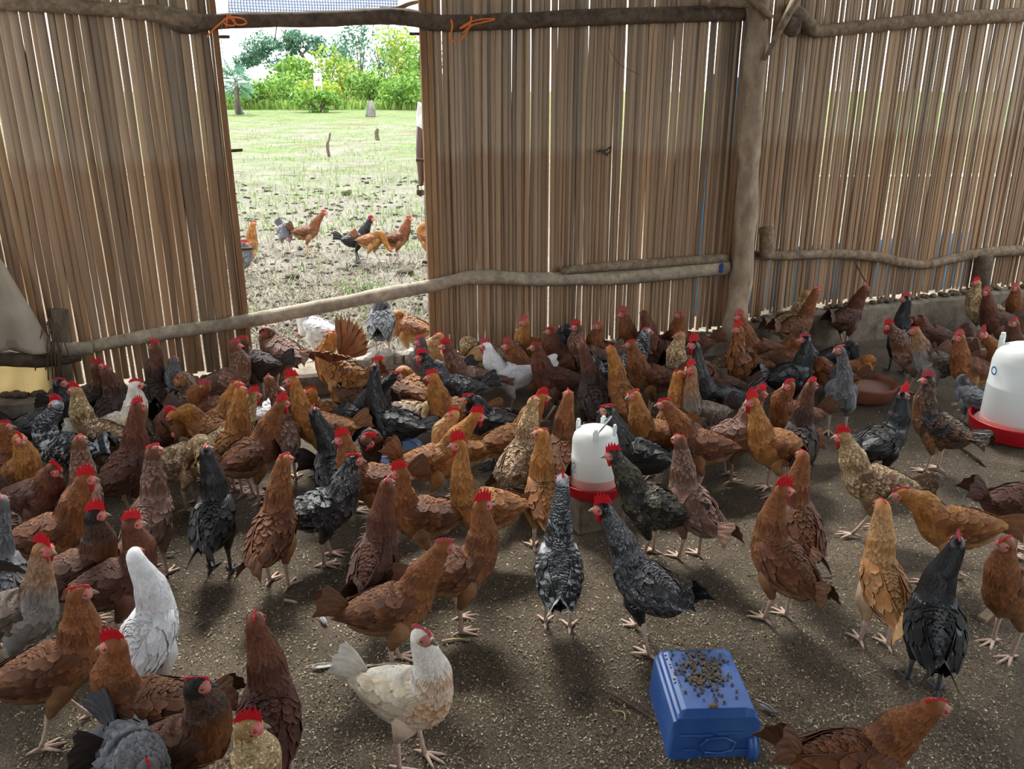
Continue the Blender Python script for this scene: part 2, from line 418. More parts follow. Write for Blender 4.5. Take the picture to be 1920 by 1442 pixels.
# ------------------------------------------------------------------ poles, post and other timber
pole_m = mat_wood('bark_pole', '5b4c3d', '7d6c59', '9d8c76', (26, 26, 26)); pole_d = mat_wood('dark_pole', '3f342b', '5c4e41', '75665a', (24, 24, 24))
grey_pole = mat_wood('grey_pole', '76695a', '968977', 'b3a692', (22, 22, 22))
def pole(name, pxs, rpx, mat, label, cat='pole', off=.045, n=26, wob=.07, ends=None, back=None):
    P = [at_wall(x, y, off) for x, y in pxs]; c = resample(P, n)
    rp = rpx if isinstance(rpx, (list, tuple)) else [rpx] * len(pxs); rr = []
    for k in range(n):
        x = k / (n - 1) * (len(rp) - 1); i = min(int(x), len(rp) - 2); r = rp[i] + (rp[i + 1] - rp[i]) * (x - i)
        t_ = (c[k] - CAMP).dot(ray(960, 721)); rr.append(r * t_ / FPX)
    b = MB(); b.tube(c, rr, 10, wob); base = c[0]
    b.v = [tuple(Vector(p) - base) for p in b.v]
    return tag(b.obj(name, mat, None, base), label, cat) if label else b.obj(name, mat, None, base)
pole('top_rail', [(-80, 4), (60, 8), (180, 16), (280, 24), (345, 36), (380, 40)], [14, 14, 13, 15, 19, 12], pole_m, 'thick knobby bark rail tied across the top of the left reed panel', 'rail', .06)
pole('top_rail', [(300, 24), (345, 47), (420, 39), (600, 36), (700, 31), (760, 32), (830, 43), (950, 40), (1150, 31), (1395, 24)], [12, 17, 14, 14, 15, 16, 15, 15, 15, 15], pole_d, 'long dark bark pole forming the lintel over the open doorway', 'rail', .05, 40)
pole('top_rail', [(1478, 12), (1500, 28), (1522, 52), (1540, 58), (1600, 52), (1700, 42), (1800, 34), (1960, 26)], [9, 13, 14, 12, 12, 12, 13, 13], pole_m, 'crooked bark rail across the top of the right reed panel', 'rail', .06, 34)
pole('mid_rail', [(160, 652), (300, 626), (450, 604), (600, 576), (720, 552), (800, 538), (850, 526), (900, 519), (1000, 523), (1150, 520), (1250, 511), (1362, 500)], [12, 13, 13, 13, 13, 12, 12, 14, 13, 14, 15, 15], grey_pole, 'long weathered grey pole barring the lower doorway', 'rail', .055, 44)
pole('mid_rail', [(1053, 508), (1150, 499), (1260, 491), (1362, 484)], [7, 9, 9, 9], pole_m, 'short thin pole lashed on top of the mid rail beside the post', 'rail', .075, 16)
pole('mid_rail', [(1400, 478), (1480, 479), (1560, 476), (1640, 481), (1690, 492), (1740, 496), (1800, 482), (1860, 473), (1980, 466)], [8, 9, 9, 10, 9, 8, 9, 10, 10], pole_m, 'wavy thin bark rail low on the right reed panel', 'rail', .05, 34)
pole('mid_rail', [(-80, 632), (0, 640), (50, 648), (110, 655), (175, 653)], [13, 14, 15, 14, 12], grey_pole, 'stubby grey rail under the canvas at the left edge', 'rail', .075, 16)
pole('mid_rail', [(-80, 668), (0, 672), (80, 674), (150, 666)], [14, 15, 15, 12], pole_d, 'dark lower rail under the canvas at the left edge', 'rail', .06, 14)
post = empty('post', at_wall(1378, 650, .12)); tag(post, 'upright pale bark post standing between middle and right reed panels', 'post')
b = MB(); c = resample([at_wall(x, y, .11) for x, y in ((1421, -40), (1418, 60), (1411, 180), (1404, 300), (1398, 420), (1390, 520), (1378, 610), (1368, 680))], 30)
b.tube([p - post.location for p in c], [.068 + .02 * max(0, (k - 20) / 10) + .006 * math.sin(k * 1.3) for k in range(30)], 12, .06)
b.obj('trunk', mat_wood('mottled_bark', '6f6153', '94826d', 'b3a18a', (14, 14, 7)), post)
def stick(parent, name, a, bb, r0, r1, mat, off):
    m_ = MB(); o = parent.location if parent else Vector(); m_.tube([at_wall(*a, off) - o, (at_wall(*a, off) + at_wall(*bb, off)) / 2 - o + Vector((0, 0, .004)), at_wall(*bb, off) - o], [r0, (r0 + r1) / 2, r1], 8, .1); return m_.obj(name, mat, parent)
stick(post, 'fork_branch', (1496, -8), (1434, 112), .03, .012, pole_m, .2)
stick(post, 'fork_branch', (1404, -6), (1446, 34), .022, .02, pole_m, .2)
stick(post, 'side_stub', (1330, 6), (1402, 4), .026, .03, pole_m, .17)
tag(lump('root_knot', at_wall(1486, 50, .1), (.05, .045, .055), pole_d, None, 4), 'fibrous dark knot of a cut pole beside the post top', 'knot')
b = MB(); c = at_wall(1440, 470, .09); 
pole('stub_post', [(1437, 428), (1438, 455), (1438, 482)], [14, 14, 14], pole_m, 'short cut stub of wood standing beside the pale post', 'stub', .12, 8, .1)
pole('stub_post', [(1845, 478), (1838, 545), (1834, 600)], [16, 15, 15], pole_d, 'dark short post below the right rail near the frame edge', 'stub', .075, 8, .08)
pole('prop_stick', [(1602, 488), (1614, 512), (1623, 528)], [1.6, 1.4, 1.2], pole_d, 'thin twig leaning down from the right rail', 'twig', .12, 6, .1)
for (x0, y0, x1, y1, side) in ((402, 69, 431, 69, 'upper left'), (428, 283, 455, 281, 'middle left'), (452, 468, 474, 466, 'lower left'), (808, 64, 768, 63, 'upper right'), (806, 301, 780, 300, 'middle right'), (812, 493, 792, 491, 'lower right')):
    pole('jamb_peg', [(x0, y0), ((x0 + x1) / 2, (y0 + y1) / 2), (x1, y1)], 3, pole_d, f'dark wooden peg sticking into the doorway from its {side} jamb', 'peg', .0, 6, .1)
def cord(name, pxs, rpx, mat, label, off=.12, n=60, cat='cord', jit=.0):
    P = resample([at_wall(x, y, off + (random.uniform(-jit, jit) if jit else 0)) for x, y in pxs], n); b = MB(); b.tube(P, rpx * 4.5 / FPX, 6); base = P[0]; b.v = [tuple(Vector(p) - base) for p in b.v]
    return tag(b.obj(name, mat, None, base), label, cat)
orange = plain('orange_twine', 'd9722f', .7, .3)
cord('twine', [(388, 70), (394, 62), (404, 52), (416, 42), (424, 35), (436, 33), (440, 47), (425, 47), (420, 38), (438, 33), (456, 36), (462, 44), (446, 47), (436, 38), (428, 26), (424, 52)], 1.5, orange, 'orange twine bow tied round the lintel above the left jamb')
cord('twine', [(846, 36), (848, 52), (844, 70), (856, 79), (868, 70), (880, 50), (884, 30), (880, 44), (862, 54), (880, 42), (905, 36), (928, 36), (905, 42), (885, 47), (868, 62)], 1.5, orange, 'orange twine loop hanging from the lintel right of the doorway')
wire = plain('rusty_wire', '3a2f29', .7, .3); thin = plain('pale_string', '7d7560', .8, .2)
cord('string', [(416, 44), (415, 70), (417, 95), (421, 115), (428, 130)], .6, thin, 'thin pale string dangling beside the left door jamb')
cord('string', [(519, 40), (518, 55), (515, 76)], 1.0, wire, 'short dark string dangling from the middle of the lintel')
cord('string', [(1140, 85), (1150, 105), (1166, 124), (1200, 140)], .5, wire, 'fine dark thread hanging across the middle reed panel')
cord('tie_wire', [(1118, 284), (1135, 282), (1146, 275), (1140, 288), (1124, 281), (1140, 292)], 1.6, wire, 'knotted twist of dark wire on the middle reed panel', off=.04)
cord('tie_wire', [(1346, 4), (1342, 20), (1346, 42), (1356, 30), (1372, 10), (1390, 4)], .9, wire, 'loop of dark wire round the lintel beside the post', off=.16)
blue = plain('blue_rag', '2f3f78', .8, .2)
tag(lump('blue_rag', at_wall(1352, 503, .1), (.016, .012, .03), blue, None, 2), 'scrap of blue cloth wedged between mid rail and post', 'rag')
# twigs bundled at the left rail
tw = tag(empty('twig_bundle', at_wall(120, 650, .12)), 'untidy bundle of dark twigs lashed to the rail by the canvas', 'twigs')
for k in range(12):
    x0 = random.uniform(85, 125); x1 = x0 + random.uniform(-25, 40); b = MB()
    c = resample([at_wall(x0, random.uniform(585, 620), .13) - tw.location, at_wall((x0 + x1) / 2 + random.uniform(-8, 8), 640, .15) - tw.location, at_wall(x1, random.uniform(675, 720), .12) - tw.location], 8)
    b.tube(c, .0035, 5, .15); b.obj('twig', pole_d, tw)
b = MB(); c = [at_wall(x, y, .1) for x, y in ((108, 590), (112, 640), (116, 690), (118, 715))]; 
pole('corner_stake', [(112, 580), (116, 640), (120, 700), (124, 730)], [15, 16, 16, 15], mat_wood('stake_wood', '4c4338', '655a4b', '7d715f', (20, 20, 8)), 'dark upright stake standing behind the twig bundle', 'stake', .03, 8, .05)

# canvas and plastic sheets at the left end
def sheet(name, corners, nu, nv, fold, amp, mat, label, cat):
    b = MB(); base = corners[0]
    for j in range(nv + 1):
        for i in range(nu + 1):
            u, v = i / nu, j / nv
            p = (corners[0] * (1 - u) + corners[1] * u) * (1 - v) + (corners[3] * (1 - u) + corners[2] * u) * v
            p = p + WN * (amp * math.sin(fold * u * 6.28 + 2 * v) * (.35 + v) + .02 * mnoise.noise((u * 3, v * 3, fold))); b.v.append(tuple(p - base))
    for j in range(nv):
        for i in range(nu): a = j * (nu + 1) + i; b.f.append((a, a + 1, a + nu + 2, a + nu + 1))
    o = b.obj(name, mat, None, base); md = o.modifiers.new('thick', 'SOLIDIFY'); md.thickness = .003; return tag(o, label, cat)
canvas = plain('grey_canvas', 'd3c8b8', .9, .15, c2='b0a493', scale=5, transl=.35)
sheet('canvas_sheet', [at_wall(-120, 330, .1), at_wall(12, 498, .1), at_wall(104, 660, .13), at_wall(-120, 662, .16)], 24, 20, 2.3, .03, canvas, 'greyish white canvas sheet draped over the left end of the wall', 'canvas')
plastic = plain('yellow_plastic', 'c4b89a', .35, .5, c2='a8946a', scale=4, transl=.6)
sheet('plastic_sheet', [at_wall(-80, 680, .03), at_wall(104, 676, .03), at_wall(108, 752, .03), at_wall(-80, 768, .03)], 18, 6, 3.2, .02, plastic, 'translucent yellowish plastic sheet below the left rails', 'sheet')
# shade net above the lintel, outside
def mat_net():
    t = NT('shade_net'); v = t.coords((1, 1, 1)); t.col(lin('9fb0cc')); t.rough(.8)
    sx = t.n('ShaderNodeSeparateXYZ'); t.l(v, sx.inputs[0])
    a = t.math('LESS_THAN', t.math('FRACT', t.math('MULTIPLY', sx.outputs[0], 70)), .5); c = t.math('LESS_THAN', t.math('FRACT', t.math('MULTIPLY', sx.outputs[2], 70)), .5)
    al = t.math('MAXIMUM', a, c); tp = t.n('ShaderNodeBsdfTransparent'); mx = t.n('ShaderNodeMixShader')
    tr = t.n('ShaderNodeBsdfTranslucent'); tr.inputs[0].default_value = lin('b5c2d8'); m2 = t.n('ShaderNodeMixShader'); m2.inputs[0].default_value = .45
    t.l(t.b.outputs[0], m2.inputs[1]); t.l(tr.outputs[0], m2.inputs[2])
    t.l(al, mx.inputs[0]); t.l(tp.outputs[0], mx.inputs[1]); t.l(m2.outputs[0], mx.inputs[2]); t.l(mx.outputs[0], t.out.inputs[0]); return t.m
net_m = mat_net()
sheet('shade_net', [at_wall(425, -90, -.25), at_wall(745, -90, -.25), at_wall(748, 26, -.25), at_wall(428, 32, -.25)], 16, 6, 1.2, .012, net_m, 'pale blue shade net stretched above the doorway lintel', 'net')
pole('net_stick', [(790, 2), (765, 8), (742, 18), (712, 15)], [3, 4, 5, 2], pole_m, 'thin branch holding the net at the right end of the doorway', 'branch', -.12, 10, .1)
# blue tarpaulin standing outside the right reed panel
tarp = plain('blue_tarpaulin', '3d93cf', .5, .4, c2='2f78b5', scale=3)
sheet('blue_tarpaulin', [W(1.72, 1.75, -.9), W(2.2, 1.7, -.9), W(2.2, -.06, -.9), W(1.75, -.06, -.9)], 12, 8, 1.5, .03, tarp, 'bright blue tarpaulin hung outside, seen through the right reed slits', 'tarpaulin')
sheet('blue_tarpaulin', [W(2.0, .5, -.7), W(4.2, .55, -.7), W(4.2, .0, -.7), W(2.0, .0, -.7)], 16, 5, 2.5, .03, tarp, 'blue sheet lying low outside behind the right reed slits', 'tarpaulin')

# ------------------------------------------------------------------ the rest of the shed: roof, side walls, half wall behind
roofm = plain('roof_sheet', '6c655c', .6, .3, c2='4f4943', scale=3)
def slab(name, c, mat=roofm):
    b = MB(); n = len(c) // 2; b.add(c, [(0, 1, 2, 3), (7, 6, 5, 4), (0, 4, 5, 1), (1, 5, 6, 2), (2, 6, 7, 3), (3, 7, 4, 0)]); return tag(b.obj(name, mat, smooth=False), None, None, kind='structure')
zr0, zr1 = 3.6, 2.75
rf = [W(-3.6, zr0, -.35), W(5.0, zr0, -.35), Vector((5.2, -3.6, zr1)), Vector((-3.7, -3.6, zr1))]
slab('ceiling', rf + [p + Vector((0, 0, .05)) for p in rf])
wl = [Vector((-3.35, -3.5, -.1)), W(-3.4, -.1, .05), W(-3.4, 1.2, .05), Vector((-3.35, -3.5, 1.2))]; slab('wall_left', wl + [p + Vector((-.06, 0, 0)) for p in wl], plain('side_wall_boards', '7b6a56', .9, .2, c2='5e5142', scale=6))
wr = [Vector((4.75, -3.5, -.1)), W(4.9, -.1, .05), W(4.9, .8, .05), Vector((4.75, -3.5, .8))]; slab('wall_right', wr + [p + Vector((.06, 0, 0)) for p in wr], MATS['side_wall_boards'])
wb = [Vector((-3.4, -3.5, -.1)), Vector((4.8, -3.5, -.1)), Vector((4.8, -3.5, 2.25)), Vector((-3.4, -3.5, 2.25))]; slab('wall_front', wb + [p + Vector((0, -.06, 0)) for p in wb], MATS['side_wall_boards'])
# ------------------------------------------------------------------ outside: trees, bushes, stumps, sign, person
leaf_cols = {'bush': [(0, '416927'), (.5, '6c9640'), (1, '9ab65c')], 'tree': [(0, '355c46'), (.5, '57806a'), (1, '83a48a')], 'yellow': [(0, '5d8530'), (.6, '8ba545'), (1, 'bfb84e')]}
leaf_m = {k: mat_rnd('leaves_' + k, v, .6, .4) for k, v in leaf_cols.items()}
def crown(parent, c, r, n, leaf, mat, hollow=.3, name='crown'):
    u = rng.normal(0, 1, (n, 3)); u /= np.linalg.norm(u, axis=1)[:, None]
    k = 9; cen = rng.normal(0, 1, (k, 3)); cen /= np.linalg.norm(cen, axis=1)[:, None]; cen *= rng.uniform(.3, .75, (k, 1))
    P = cen[rng.integers(0, k, n)] + u * (rng.uniform(hollow, 1, (n, 1)) ** .5) * .42
    P = P * np.array(r) + np.array(c)
    a = rng.normal(0, 1, (n, 3)); a /= np.linalg.norm(a, axis=1)[:, None]; b = np.cross(a, rng.normal(0, 1, (n, 3))); b /= np.linalg.norm(b, axis=1)[:, None]
    s = leaf * rng.uniform(.6, 1.4, (n, 1)); V = np.stack([P - a * s, P - b * s * .5, P + a * s, P + b * s * .5], 1).reshape(-1, 3)
    me = bpy.data.meshes.new(name); me.from_pydata(V.tolist(), [], np.arange(4 * n).reshape(-1, 4).tolist())
    at = me.attributes.new('rnd', 'FLOAT', 'POINT'); at.data.foreach_set('value', np.repeat(rng.uniform(0, 1, n), 4).astype(np.float32))
    o = link(name, me, mat, parent); o['kind'] = 'stuff'; return o
trunk_m = mat_wood('tree_bark', '4a3f38', '695c52', '857668', (4, 4, 1.5))
def plant(name, px, py, wpx, hpx, t, n, mat, label, cat='bush', leafpx=4.0, stems=5, base_y=None):
    p = at_t(px, py, t); root = tag(empty(name, (p.x, p.y, -.05)), label, cat)
    p = at_t(px, py - hpx * .1, t); rx, rz = wpx * t / FPX / 1.6, hpx * t / FPX / 1.15
    crown(root, (0, 0, p.z), (rx * 1.15, rx * .9, rz * 1.15), n, leafpx * t / FPX, mat, name='foliage')
    b = MB()
    for k in range(stems):
        a = random.uniform(0, 6.28); q = random.uniform(.3, .8)
        b.tube([(0, 0, 0), (math.cos(a) * rx * q * .4, math.sin(a) * rx * q * .4, p.z * .6), (math.cos(a) * rx * q, math.sin(a) * rx * q, p.z * 1.05)], [.012 * t / 10, .01 * t / 10, .004 * t / 10], 6)
    b.obj('stem', trunk_m, root); return root
for (px, py, w, h, t, n, m, lab) in (
    (520, 168, 110, 40, 57, 900, 'bush', 'low green bush in front of the palm, left end of the thicket'),
    (560, 150, 90, 50, 60, 1000, 'bush', 'rounded green bush left of the white sign board'),
    (640, 150, 90, 70, 62, 1200, 'yellow', 'yellow-green bush just behind the white sign board'),
    (690, 165, 90, 60, 58, 1200, 'bush', 'dark-hearted green bush right of the white sign board'),
    (735, 135, 100, 90, 63, 1500, 'yellow', 'big yellow-flecked bush near the right door jamb'),
    (765, 180, 90, 46, 54, 1100, 'bush', 'bright grassy bush beside the right door jamb, close to ground'),
    (800, 150, 90, 90, 56, 1000, 'bush', 'green bush half hidden behind the right door jamb'),
    (605, 172, 80, 30, 55, 700, 'yellow', 'low yellow-green shrub at the foot of the sign board'),
    (598, 190, 70, 26, 49, 800, 'bush', 'small grassy shrub hiding the legs of the sign board'),
    (470, 178, 80, 26, 54, 700, 'bush', 'low grassy bush under the fan palm')):
    plant('bush', px, py, w, h, t, int(n * 1.5), leaf_m[m], lab)
for (px, py, w, h, t, n, lab) in (
    (672, 95, 60, 90, 72, 1300, 'slender upright pale green tree standing among the bushes'),
    (720, 105, 70, 60, 76, 1000, 'soft rounded tree rising behind the yellow-flecked bush'),
    (640, 110, 60, 50, 80, 800, 'hazy small tree between the spreading tree and slender tree')):
    plant('tree', px, py, w, h, t, n, leaf_m['tree'], lab, 'tree', 3.2, 4)
# the spreading tree with dark limbs
t_ = 78; p = at_t(566, 150, t_); k = t_ / FPX
tree = tag(empty('spreading_tree', (p.x, p.y, -.05)), 'spreading tree with dark bent limbs and open sky between its crowns', 'tree')
def tp(x, y): q = at_t(x, y, t_); return Vector((q.x - p.x, random.uniform(-1, 1), q.z))
b = MB()
for pts_, r0, r1 in ((((568, 150), (572, 125), (568, 102), (556, 85), (545, 72)), 4.2, 1.6), (((568, 104), (585, 82), (592, 70)), 2.6, 1), (((556, 86), (540, 62), (530, 55)), 1.8, .7), (((560, 125), (530, 112), (500, 118), (480, 112)), 2.2, .8), (((569, 140), (540, 138), (505, 140)), 1.8, .7)):
    c = resample([tp(*q) for q in pts_], 10); b.tube(c, [(r0 + (r1 - r0) * i / 9) * k for i in range(10)], 7, .1)
b.tube([(tp(568, 150).x, 0, 0), tp(568, 150)], [5 * k, 4.2 * k], 8); b.obj('trunk', trunk_m, tree)
for (x, y, w, h, n) in ((570, 75, 75, 44, 1500), (600, 88, 50, 40, 800), (500, 80, 80, 50, 1400), (480, 105, 60, 45, 900), (530, 120, 80, 30, 800), (545, 100, 50, 30, 400), (455, 120, 40, 40, 500)):
    q = at_t(x, y, t_); crown(tree, (q.x - p.x, 0, q.z), (w * k * .58, w * k * .5, h * k * .58), n, 2.8 * k, leaf_m['tree'])
# fan palm
t_ = 46; p = at_t(442, 150, t_); k = t_ / FPX; palm = tag(empty('fan_palm', (p.x, p.y, -.05)), 'grey-green fan palm beside the left door jamb', 'palm')
pm = plain('palm_leaf', '6f9a80', .5, .4, c2='517a62', scale=2, transl=.25)
b = MB(); b.tube([(0, 0, 0), (0, 0, p.z)], [4 * k, 3.5 * k], 8, .1); b.obj('trunk', trunk_m, palm)
for i in range(20):
    a = i * 2.4; el = random.uniform(-.9, 1.2); d = Vector((math.cos(a) * math.cos(el), math.sin(a) * math.cos(el), math.sin(el))); L = random.uniform(28, 40) * k
    s = d.cross(Vector((.1, .1, 1))).normalized(); u = s.cross(d); c = d * L * .45; b = MB(); c0 = Vector((0, 0, p.z))
    b.tube([c0, c0 + c], .5 * k, 5)
    for j in range(13):
        an = -1.7 + 3.4 * j / 12; q = (d * math.cos(an) + s * math.sin(an)); w = q.cross(u).normalized() * .036 * L
        o_ = c0 + c; tip = o_ + q * L * .8 - Vector((0, 0, .12 * L * abs(math.sin(an)))); m = o_ + q * L * .5
        b.add([o_, m + w, tip, m - w, m + u * .03 * L], [(0, 1, 4), (1, 2, 4), (2, 3, 4), (3, 0, 4)])
    b.obj('frond', pm, palm)
# sign board on two legs
t_ = 50; p = at_t(597, 168, t_); k = t_ / FPX; sign = tag(empty('sign_board', (p.x, p.y, 0), R(8)), 'small white sign board on thin legs in front of the bushes', 'sign')
z0, z1 = at_t(597, 161, t_).z, at_t(597, 137, t_).z
b = MB(); b.box((0, 0, (z0 + z1) / 2), (15 * k, .04, z1 - z0)); b.obj('board', plain('sign_white', 'f2f4f6', .6, .3), sign, smooth=False)
for x in (-6, 6): b = MB(); b.tube([(x * k, .02, 0), (x * k, .02, z0 + .1)], .03, 6); b.obj('leg', plain('sign_leg', 'c9c9c4', .6, .3), sign)
b = MB(); b.ball((2 * k, -.03, (z0 + z1) / 2), (2.4 * k, .012, 3.2 * k), 9, 6); b.ball((-2 * k, -.03, (z0 + z1) / 2 - 1.5 * k), (1.6 * k, .012, 1.6 * k), 8, 5); b.obj('emblem', plain('sign_mark', 'b98a86', .7, .2), sign)
# stumps and sticks in the field
stump_m = mat_wood('grey_stump', '4f4b49', '6f6b68', '8f8b86', (3, 3, 1))
def upright(name, pxs, rpx, label, cat, n=10, nn=9, wob=.15, mat=stump_m):
    g = at_z(*pxs[0], 0); t_ = (g - CAMP).dot(ray(960, 721)) ; k = t_ / FPX; o = g - Vector((0, 0, .05))
    pts_ = [CAMP + ray(x, y) * (g.y / ray(x, y).y) - o for x, y in pxs]; pts_[0].z = 0
    b = MB(); rr = resample([(r, 0, 0) for r in rpx], n); b.tube(resample(pts_, n), [max(.3, q.x) * k for q in rr], nn, wob)
    return tag(b.obj(name, mat, None, o), label, cat)
upright('tree_stump', [(695, 217), (695, 203), (694, 189)], [10, 8, 4], 'pointed grey tree stump in the field, right of centre', 'stump')
upright('tree_stump', [(450, 213), (446, 203), (441, 192)], [8, 7, 4], 'leaning grey tree stump in the field by the left jamb', 'stump')
upright('field_stick', [(617, 291), (614, 272), (617, 262), (619, 249)], [2.5, 3, 2, 1.8], 'crooked dark stick standing upright in the open field', 'stick', mat=trunk_m)
upright('field_stick', [(708, 260), (706, 250), (708, 241)], [4, 4, 2.5], 'short dark broken stub in the field near the right jamb', 'stub', mat=trunk_m)
for k_, (x, y, s_, lab) in enumerate(((650, 362, .06, 'dark clod of earth in the field above the black outdoor hen'), (547, 520, .05, 'dark clod of mud on the sand right of the left jamb'), (760, 512, .06, 'dark clod of mud on the sand near the right jamb'), (660, 545, .045, 'small dark clod of mud just above the door bar'))):
    g = at_z(x, y, 0); tag(lump('mud_clod', (g.x, g.y, .0), (s_ * 1.4, s_, s_ * .7), plain('dark_clod', '5a5146', .95, .1, c2='3f382f', scale=20), None, k_), lab, 'clod')

# the person outside, mostly behind the right jamb
def skin_body(name, joints, edges, mat, parent, levels=1):
    me = bpy.data.meshes.new(name); me.from_pydata([j[0] for j in joints], edges, []); o = link(name, me, mat, parent)
    md = o.modifiers.new('skin', 'SKIN'); 
    for v, j in zip(me.skin_vertices[0].data, joints): v.radius = (j[1], j[1] if len(j) < 3 else j[2]); v.use_root = False
    me.skin_vertices[0].data[0].use_root = True
    sb = o.modifiers.new('sub', 'SUBSURF'); sb.levels = levels; sb.render_levels = levels; return o
Yp = 6.9
def pp(x, y): d = ray(x, y); return CAMP + d * (Yp / d.y)
base = pp(838, 350); base = Vector((base.x, base.y, 0)); per = tag(empty('person', base), 'person outside, only white sleeve, arm and hand showing beside the right jamb', 'person')
skin_m = plain('dark_skin', '5b4038', .5, .4); shirt = plain('white_shirt', 'e9ebf0', .8, .2); trous = plain('dark_trousers', '3a3f4a', .8, .2)
J = lambda x, y, z, *r: (Vector((x, y, z)), *r)
sh = pp(794, 176) - base; el = pp(789, 285) - base; wr_ = pp(790, 335) - base; hd_ = pp(789, 350) - base
sh.z = min(sh.z, 1.47); 
joints = [J(0, 0, .95, .14, .11), J(0, 0, 1.15, .13, .1), J(0, 0, 1.38, .15, .11), J(0, 0, 1.5, .055), J(0, 0, 1.58, .055), J(0, -.01, 1.66, .085, .095), J(0, -.01, 1.77, .06, .075),
    (sh, .06), ((sh + el) / 2, .05), (el, .043), ((el + wr_) / 2, .036), (wr_, .026), (hd_, .032, .018),
    J(.17, 0, 1.43, .055), J(.22, .02, 1.18, .045), J(.2, -.02, .95, .035), J(.2, -.03, .85, .03),
    J(-.09, 0, .88, .09), J(-.1, 0, .48, .058), J(-.1, 0, .1, .04), J(-.1, -.12, .04, .035), J(.09, 0, .88, .09), J(.1, 0, .48, .058), J(.1, 0, .1, .04), J(.1, -.12, .04, .035)]
skin_body('body', joints, [(0, 1), (1, 2), (2, 3), (3, 4), (4, 5), (5, 6), (2, 7), (7, 8), (8, 9), (9, 10), (10, 11), (11, 12), (2, 13), (13, 14), (14, 15), (15, 16), (0, 17), (17, 18), (18, 19), (19, 20), (0, 21), (21, 22), (22, 23), (23, 24)], skin_m, per)
sl = sh.lerp(el, .52)
skin_body('shirt', [J(0, 0, .9, .165, .135), J(0, 0, 1.15, .155, .125), J(0, 0, 1.38, .17, .125), J(0, 0, 1.47, .09), (sh, .085), (sl, .085), J(.17, 0, 1.43, .08), J(.2, .01, 1.25, .075)], [(0, 1), (1, 2), (2, 3), (2, 4), (4, 5), (2, 6), (6, 7)], shirt, per)
skin_body('trousers', [J(0, 0, .92, .15, .125), J(-.09, 0, .8, .11), J(-.1, 0, .45, .085), J(-.1, 0, .1, .075), J(.09, 0, .8, .11), J(.1, 0, .45, .085), J(.1, 0, .1, .075)], [(0, 1), (1, 2), (2, 3), (0, 4), (4, 5), (5, 6)], trous, per)
for i in range(5):
    a = hd_ + Vector((.012 * (i - 2), -.018 + .004 * i, -.02)) if i < 4 else hd_ + Vector((-.02, -.025, .02))
    L = (.045, .055, .058, .05, .04)[i]
    skin_body('finger', [(a, .0085), (a + Vector((-.004, -.006, -L * .55)), .008), (a + Vector((.004, -.012 if i < 4 else -.03, -L)), .006)], [(0, 1), (1, 2)], skin_m, per)

